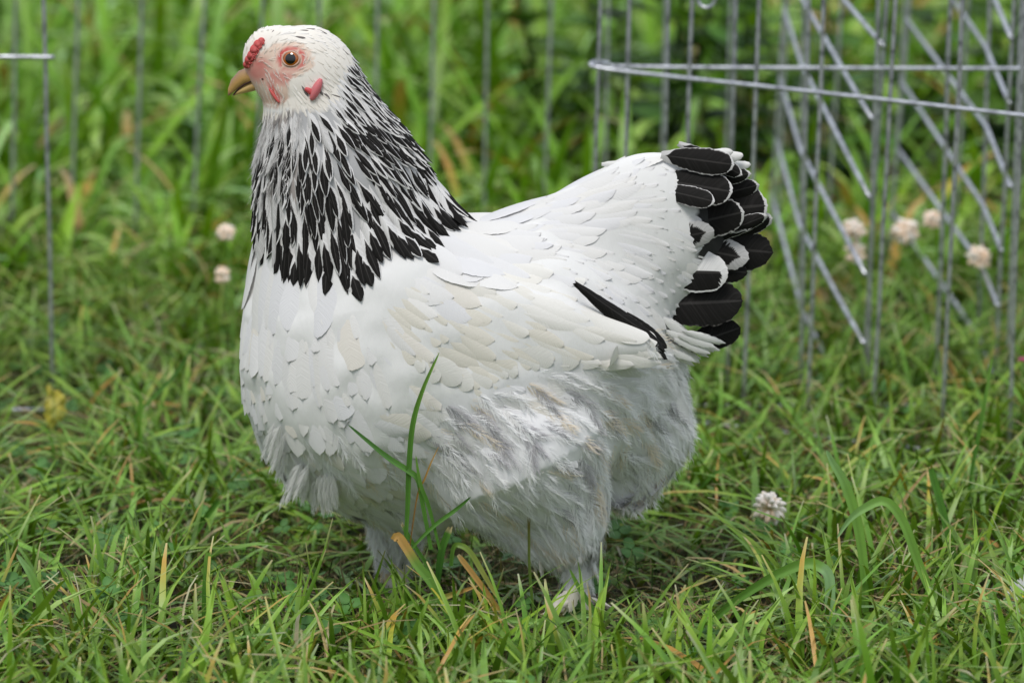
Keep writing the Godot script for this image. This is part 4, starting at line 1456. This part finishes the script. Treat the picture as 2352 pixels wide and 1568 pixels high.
# ------------------------------------------------------------------ single blades, flowers and a fallen leaf
func build_details() -> void:
	var mat := grass_material(0.45)
	var G := lin(86, 134, 52)
	var L := lin(124, 168, 76)
	var D := lin(56, 102, 38)
	var Bl := lin(146, 184, 130)
	var R := lin(198, 156, 88)
	var T := lin(206, 190, 148)
	var Br := lin(132, 92, 44)
	var green := [[0.0, L], [0.5, G], [1.0, G]]
	var light := [[0.0, Bl], [0.4, L], [1.0, L]]
	var dark := [[0.0, D], [0.5, G], [1.0, G]]
	var mown := [[0.0, T], [0.06, T], [0.1, G], [1.0, G]]
	var rusty := [[0.0, T], [0.04, R], [0.25, R], [0.42, L], [1.0, G]]
	var gold := [[0.0, T], [0.1, R], [0.8, R], [1.0, G]]
	var list := [
		["tall narrow green blade rising straight in front of the hen's belly", [1009, 809, 972, 892, 948, 974, 939, 1076, 936, 1165, 930, 1262], 13, green, false],
		["dark green blade leaning left across the breast, crossing the tall upright one", [799, 975, 842, 1011, 893, 1052, 941, 1083, 961, 1104, 972, 1165, 990, 1262], 13, dark, false],
		["thin brown stalk beside the tall blade at the belly", [1008, 1025, 990, 1062, 975, 1100, 958, 1140, 940, 1262], 4, [[0.0, R], [1.0, Br]], false],
		["short green blade right of the tall upright one at the belly", [955, 1046, 965, 1110, 985, 1165, 1010, 1262], 9, green, false],
		["long dark blade slanting up to the right under the thigh", [1081, 1141, 1050, 1168, 994, 1210, 942, 1262], 9, dark, false],
		["lone upright stem with a pale tip in front of the thigh", [1214, 1151, 1215, 1225, 1216, 1302, 1224, 1392, 1237, 1475], 7, [[0.0, T], [0.05, Br], [0.25, lin(110, 116, 60)], [1.0, G]], true],
		["broad blade with a withered orange upper half, left of the belly", [902, 1240, 914, 1232, 932, 1256, 958, 1297, 988, 1333, 1014, 1379, 1034, 1425, 1058, 1500], 21, [[0.0, R], [0.3, R], [0.42, L], [1.0, G]], true],
		["arched blade with an orange tip lying low over the far foot", [1099, 1344, 1060, 1358, 1009, 1374, 932, 1389, 901, 1405, 878, 1455], 14, rusty, false],
		["yellow green blade arched over and bending down to a dry point under the belly", [1155, 1387, 1134, 1358, 1106, 1310, 1081, 1269, 1060, 1253, 1042, 1256, 1036, 1300], 13, [[0.0, T], [0.15, lin(150, 150, 70)], [0.6, lin(124, 150, 62)], [1.0, G]], false],
		["long blade pressed flat under the near foot", [1406, 1407, 1342, 1415, 1265, 1427, 1188, 1424, 1111, 1416, 1047, 1409], 14, light, false],
		["pointed green blade in front of the near shank", [1309, 1307, 1332, 1353, 1368, 1410, 1388, 1470], 12, green, false],
		["orange blade with a frayed cut tip between the legs", [1052, 1274, 1086, 1318, 1122, 1366, 1160, 1420], 13, gold, true],
		["green blade with a mown tip left of the far leg", [922, 1202, 947, 1246, 978, 1294, 1010, 1350], 9, mown, true],
		["wide blade with a torn white tip beside the dry arched one", [1034, 1210, 1017, 1256, 1009, 1300, 1004, 1350], 16, [[0.0, T], [0.08, T], [0.12, G], [1.0, D]], true],
		["broad upright blade right of the clover flower, tapering to a fine tip", [1899, 1034, 1915, 1065, 1942, 1112, 1969, 1197, 1985, 1300, 1988, 1390, 1996, 1450], 24, light, false],
		["widest blade on the right, arched and snapped so that its end hangs down", [1909, 1462, 1907, 1390, 1905, 1324, 1880, 1299, 1845, 1295, 1767, 1330, 1669, 1396, 1572, 1490], 24, [[0.0, Bl], [0.35, Bl], [0.42, L], [1.0, G]], true],
		["tall arching blade curving over to the right of the clover flower", [1923, 1236, 1950, 1196, 1981, 1170, 2032, 1150, 2075, 1197, 2113, 1299, 2156, 1404, 2176, 1490], 21, light, false],
		["stiff blade with a blunt mown end near the right edge", [2137, 1072, 2160, 1150, 2188, 1267, 2192, 1345], 20, [[0.0, Br], [0.04, G], [1.0, G]], true],
		["wide blurred blade arching along the bottom edge right of the middle", [2075, 1590, 2043, 1536, 2000, 1521, 1942, 1536, 1880, 1590], 34, light, false],
		["slim pale blade stretched almost level low on the right", [1760, 1440, 1884, 1433, 1981, 1437, 2098, 1462, 2190, 1500], 11, light, false],
		["pale blade bowed in a long arc in front of the right panel", [2340, 1180, 2293, 1150, 2215, 1108, 2156, 1090, 2117, 1100, 2055, 1131, 2020, 1180], 13, [[0.0, L], [0.5, Bl], [1.0, G]], false],
		["arched blade just left of the daisy", [2360, 1420, 2312, 1388, 2254, 1384, 2207, 1408, 2176, 1462], 15, light, false],
		["short blade hooked over at the bottom right", [2030, 1440, 2012, 1421, 1997, 1417, 1987, 1438, 1986, 1510], 15, light, false],
		["thin dark blade leaning far to the right, left of the breast", [454, 775, 403, 857, 352, 912, 304, 967, 249, 1085], 10, dark, false],
		["orange blade curving up to the right, left of the breast", [282, 848, 234, 890, 205, 931, 188, 975], 10, gold, false],
		["bright green upright blade with a bent over tip, left of the breast", [280, 876, 319, 905, 322, 938, 319, 989, 330, 1060, 334, 1110], 14, [[0.0, L], [1.0, lin(104, 158, 48)]], false],
		["blade bent over to the left with an orange end, at the left edge", [26, 969, 73, 971, 106, 989, 121, 1029, 125, 1110], 10, rusty, false],
		["pale yellow blade standing left of the bright bent one", [256, 879, 265, 912, 262, 945, 254, 985], 9, [[0.0, T], [0.3, lin(214, 184, 110)], [1.0, R]], true],
		["bluish green blade arching low to the left of the breast", [439, 989, 366, 1000, 311, 1018, 262, 1075], 12, [[0.0, Bl], [1.0, Bl]], false],
		["orange spotted blade pointing right in the left grass", [267, 1013, 227, 1033, 186, 1075], 12, gold, true],
		["arched blade fading from pale green to orange, far left", [406, 1140, 359, 1123, 311, 1110, 264, 1107, 235, 1130], 13, rusty, false],
		["stout green blade slanting to the right below the breast", [509, 1138, 458, 1209, 410, 1285], 14, mown, true],
		["thick blurred blade at the left edge of the foreground", [37, 1272, 73, 1326, 95, 1400, 108, 1530], 19, light, false],
		["flat upright blade in the left foreground", [478, 1268, 472, 1363, 470, 1490], 17, green, true],
		["tall blade with a brown seed edge at the right, before the pen", [2280, 820, 2258, 950, 2232, 1090, 2215, 1230], 11, green, false],
		["long blade leaning right across the foot of the right panel", [1695, 1060, 1640, 1020, 1590, 1010], 12, [[0.0, Bl], [1.0, Bl]], false],
		["blade looping up and over beside the abdomen", [1690, 1110, 1668, 1085, 1640, 1088, 1600, 1130, 1560, 1185], 11, green, false]]
	for q in list:
		var ctrl := []
		for i in range(0, q[1].size(), 2): ctrl.append([q[1][i], q[1][i + 1]])
		var b: Array = ctrl[-1]
		if q[0].begins_with("yellow green blade"): b = [1040, 1400]
		var z := ground_at(b[0], b[1]).z
		if b[1] < 1480 and b[0] > 750 and b[0] < 1420: z = maxf(z, 0.10 if b[1] < 1300 else 0.08)
		var gp := at(ctrl[-1][0], ctrl[-1][1], z)
		var m := hero_blade(ctrl, z, q[2], q[3], q[4], 0.15)
		var o := put("grass_blade", m, mat)
		tag(o, q[0], "grass blade", "single blades of grass standing out from the lawn")
		if gp.y > 0.012: pass
	# white clover
	var floret := new_tool()
	tube_into(floret, curve_points([Vector3(0, 0, 0), Vector3(0, 0.3, 0.02), Vector3(0, 0.62, 0.05), Vector3(0, 0.86, 0.0), Vector3(0, 1, -0.06)], 10), PackedFloat32Array([0.05, 0.07, 0.09, 0.12, 0.15, 0.17, 0.17, 0.15, 0.12, 0.08, 0.03]), 6, [lin(206, 214, 150), lin(228, 230, 180), lin(244, 242, 214), lin(250, 248, 234), lin(252, 250, 242), lin(252, 250, 246), lin(253, 250, 247), lin(253, 250, 248), lin(253, 250, 248), lin(253, 250, 248), lin(253, 250, 248)])
	floret.generate_normals()
	var fm := floret.commit()
	var pmat := grass_material(0.6)
	var petal_mat := paint(Color(1, 1, 1), 0.6, true)
	petal_mat.backlight_enabled = true
	petal_mat.backlight = Color(0.9, 0.9, 0.88)
	var flowers := [
		[1768, 1166, 44, 1800, 1290, "white clover flower with faded drooping florets, in sharp focus right of the hen", 1.0],
		[1960, 532, 32, 1962, 640, "blurred white clover head behind the slanting pen wires", 0.0], [2082, 534, 36, 2086, 640, "blurred yellowish clover head between two thick pen bars", 0.3],
		[2142, 505, 26, 2148, 640, "small blurred clover head right of the yellowish one", 0.4], [2250, 592, 32, 2246, 690, "blurred pinkish clover head low behind the right side of the pen", 0.5],
		[1965, 580, 30, 1968, 690, "brown fading clover head just under the white blurred one", 1.0], [519, 536, 24, 524, 640, "blurred white clover head left of the hen's neck", 0.2],
		[512, 632, 22, 520, 700, "blurred brownish clover head left of the breast, lower than the white one", 0.8]]
	for q in flowers:
		var root := ground_at(q[3], q[4])
		if q[4] < 800: root = Vector3(at(q[3], q[4], -0.78).x, 0, -0.78) if q[0] > 1000 else Vector3(at(q[3], q[4], -0.72).x, 0, -0.72)
		var w := thing("clover_flower", root)
		tag(w, q[5], "clover flower", "clover flowers in the lawn")
		var c := at(q[0], q[1], root.z) - root
		var stem := new_tool()
		var path := curve_points([Vector3.ZERO, c * 0.5 + Vector3(0.006, 0, 0.002), c], 10)
		tube_into(stem, path, _widths(PackedFloat32Array([0.0013, 0.001, 0.0009]), 11), 6, [G, G, G, G, L, L, L, L, L, L, L])
		stem.generate_normals()
		put("stem", stem.commit(), pmat, w)
		var rad: float = q[2] * PX * (1.0 + maxf(-root.z, 0.0) / 2.5)
		for k in 56:
			var yy := 1.0 - 1.75 * (k + 0.5) / 56.0
			var a := k * 2.39996
			var d := Vector3(cos(a) * sqrt(maxf(1 - yy * yy, 0)), yy - (0.55 if q[6] > 0.6 and yy < 0.2 else 0.0), sin(a) * sqrt(maxf(1 - yy * yy, 0))).normalized()
			d = (d + Vector3(rnd(-1, 1), rnd(-1, 1), rnd(-1, 1)) * 0.14).normalized()
			var fx := d.cross(Vector3(0.2, 0.9, 0.3)).normalized()
			var l := rad * rnd(0.75, 1.05)
			var fade: float = rng.randf() * (0.25 + q[6] * (1.0 if yy < 0.0 else 0.35) + (0.7 if q[4] < 800 else 0.0))
			var key := "f%d" % int(fade * 3)
			if not tints.has(key):
				var fmat: StandardMaterial3D = petal_mat.duplicate()
				fmat.backlight_enabled = false
				fmat.albedo_color = Color(1, 1, 1).lerp(Color(0.98, 0.88, 0.78), minf(fade, 1.0))
				tints[key] = fmat
			var fo := put("floret", fm, tints[key], w)
			fo.transform = Transform3D(Basis(fx * l, d * l, fx.cross(d) * l), c)
	# daisy cut by the right edge
	var root := ground_at(2360, 1485)
	var daisy := thing("daisy", root)
	tag(daisy, "white daisy in the grass, half cut off by the right edge", "daisy")
	var c := at(2358, 1370, root.z) - root
	var facing := Vector3(-0.5, 0.45, 0.75).normalized()
	var ax := Vector3.UP.cross(facing).normalized()
	var bx := facing.cross(ax)
	var ds := new_tool()
	tube_into(ds, curve_points([Vector3.ZERO, c * 0.6 + Vector3(0.004, 0, -0.004), c], 8), _widths(PackedFloat32Array([0.0012, 0.001]), 9), 6, [G, G, G, G, G, L, L, L, L])
	ds.generate_normals()
	put("stem", ds.commit(), pmat, daisy)
	var petal := []
	var pc := []
	for i in 8:
		var t := i / 7.0
		var pw := 0.12 * sin(PI * (0.12 + 0.8 * t)) + 0.01
		petal.append(PackedVector3Array([Vector3(-pw, t, 0.03 * t), Vector3(0, t, -0.02), Vector3(pw, t, 0.03 * t)]))
		pc.append([lin(244, 244, 246), lin(236, 236, 240), lin(244, 244, 246)])
	var pm := sheet(petal, pc, [])
	for k in 34:
		var a := TAU * k / 34.0 + rnd(-0.05, 0.05)
		var d := ax * cos(a) + bx * sin(a) + facing * rnd(0.05, 0.35)
		var l := 40.0 * PX * rnd(0.85, 1.05)
		var po := put("petal", pm, petal_mat, daisy)
		var px := d.cross(facing).normalized()
		po.transform = Transform3D(Basis(px * l, d.normalized() * l, px.cross(d).normalized() * l), c + d.normalized() * 0.003)
	var eye := SphereMesh.new()
	eye.radius = 0.0042
	eye.height = 0.0056
	var ey := put("flower_centre", eye, paint(lin(226, 186, 40).linear_to_srgb(), 0.8), daisy)
	ey.transform = Transform3D(Basis(ax, facing, -bx), c + facing * 0.001)
	# pink flower at the right edge
	root = Vector3(at(2352, 960, -0.5).x, 0, -0.5)
	var pink := thing("pink_flower", root)
	tag(pink, "tiny blurred pink flower at the right edge behind the pen bars", "flower")
	c = at(2349, 829, -0.5) - root
	var ps := new_tool()
	tube_into(ps, PackedVector3Array([Vector3.ZERO, c * 0.5, c]), PackedFloat32Array([0.0012, 0.001, 0.0009]), 6, [G, G, L])
	ps.generate_normals()
	put("stem", ps.commit(), pmat, pink)
	var pk: StandardMaterial3D = petal_mat.duplicate()
	pk.albedo_color = Color(0.92, 0.42, 0.66)
	for k in 12:
		var a := k * 2.4
		var d := Vector3(cos(a), 0.5 + 0.4 * sin(k * 1.3), sin(a)).normalized()
		var l := 15.0 * PX
		var px := d.cross(Vector3.UP).normalized()
		var po := put("petal", pm, pk, pink)
		po.transform = Transform3D(Basis(px * l * 2.2, d * l, px.cross(d) * l), c)
	# yellow leaf at the foot of the left bar
	var rows := []
	var cols := []
	var lobes := [4, 16, 12, 22, 24, 20, 26, 22, 26, 16, 12, 4]
	for i in 12:
		var t := i / 11.0
		var mid := at(117 + 8 * sin(t * 3.0), 888 + 92 * t, -0.47 + 0.02 * t)
		var w: float = lobes[i] * PX * 1.15
		var row := PackedVector3Array()
		var cl := []
		for k in 7:
			var u := (k - 3) / 3.0
			row.append(mid + Vector3(u * w * (1.0 if u < 0 else 1.15), 0.003 * sin(u * 5 + i), 0.006 * (1 - u * u) + 0.002 * sin(i * 1.7 + u * 3)))
			cl.append((lin(176, 166, 60) if absf(u) > 0.2 else lin(146, 150, 60)) * rnd(0.85, 1.1))
		rows.append(row)
		cols.append(cl)
	var lo := put("fallen_leaf", sheet(rows, cols, []), grass_material(0.5))
	tag(lo, "yellow lobed leaf hanging at the foot of the left pen bar", "leaf")

func _ready() -> void:
	rng.seed = 71
	var cam := Camera3D.new()
	cam.name = "camera"
	var lens := CameraAttributesPhysical.new()
	lens.frustum_focal_length = 116.31
	lens.frustum_focus_distance = 2.44
	lens.frustum_near = 0.05
	lens.frustum_far = 500.0
	lens.exposure_aperture = 5.8
	cam.attributes = lens
	cam.near = 0.05
	cam.far = 500.0
	cam.position = EYE
	cam.rotation_degrees = Vector3(-PITCH, 0, 0)
	add_child(cam)
	cam.fov = rad_to_deg(2.0 * atan(784.0 / FPIX))
	cam.current = true

	var sky := Sky.new()
	var sm := ProceduralSkyMaterial.new()
	sm.sky_top_color = Color(0.93, 0.96, 1.0)
	sm.sky_horizon_color = Color(0.60, 0.64, 0.67)
	sm.sky_curve = 0.4
	sm.ground_bottom_color = Color(0.2, 0.24, 0.14)
	sm.ground_horizon_color = Color(0.36, 0.42, 0.3)
	sky.sky_material = sm
	var env := Environment.new()
	env.background_mode = Environment.BG_SKY
	env.sky = sky
	env.tonemap_mode = Environment.TONE_MAPPER_LINEAR
	env.tonemap_exposure = 1.04
	env.sdfgi_enabled = true
	env.ssao_enabled = true
	env.ssil_enabled = true
	var we := WorldEnvironment.new()
	we.name = "environment"
	we.environment = env
	add_child(we)
	var sun := DirectionalLight3D.new()
	sun.name = "sun"
	sun.light_energy = 0.6
	sun.light_color = Color(1.0, 0.985, 0.96)
	sun.light_angular_distance = 22.0
	sun.shadow_enabled = true
	sun.rotation_degrees = Vector3(-62, -25, 0)
	add_child(sun)

	build_ground()
	build_pen()
	build_grass()
	build_hen()
	build_details()
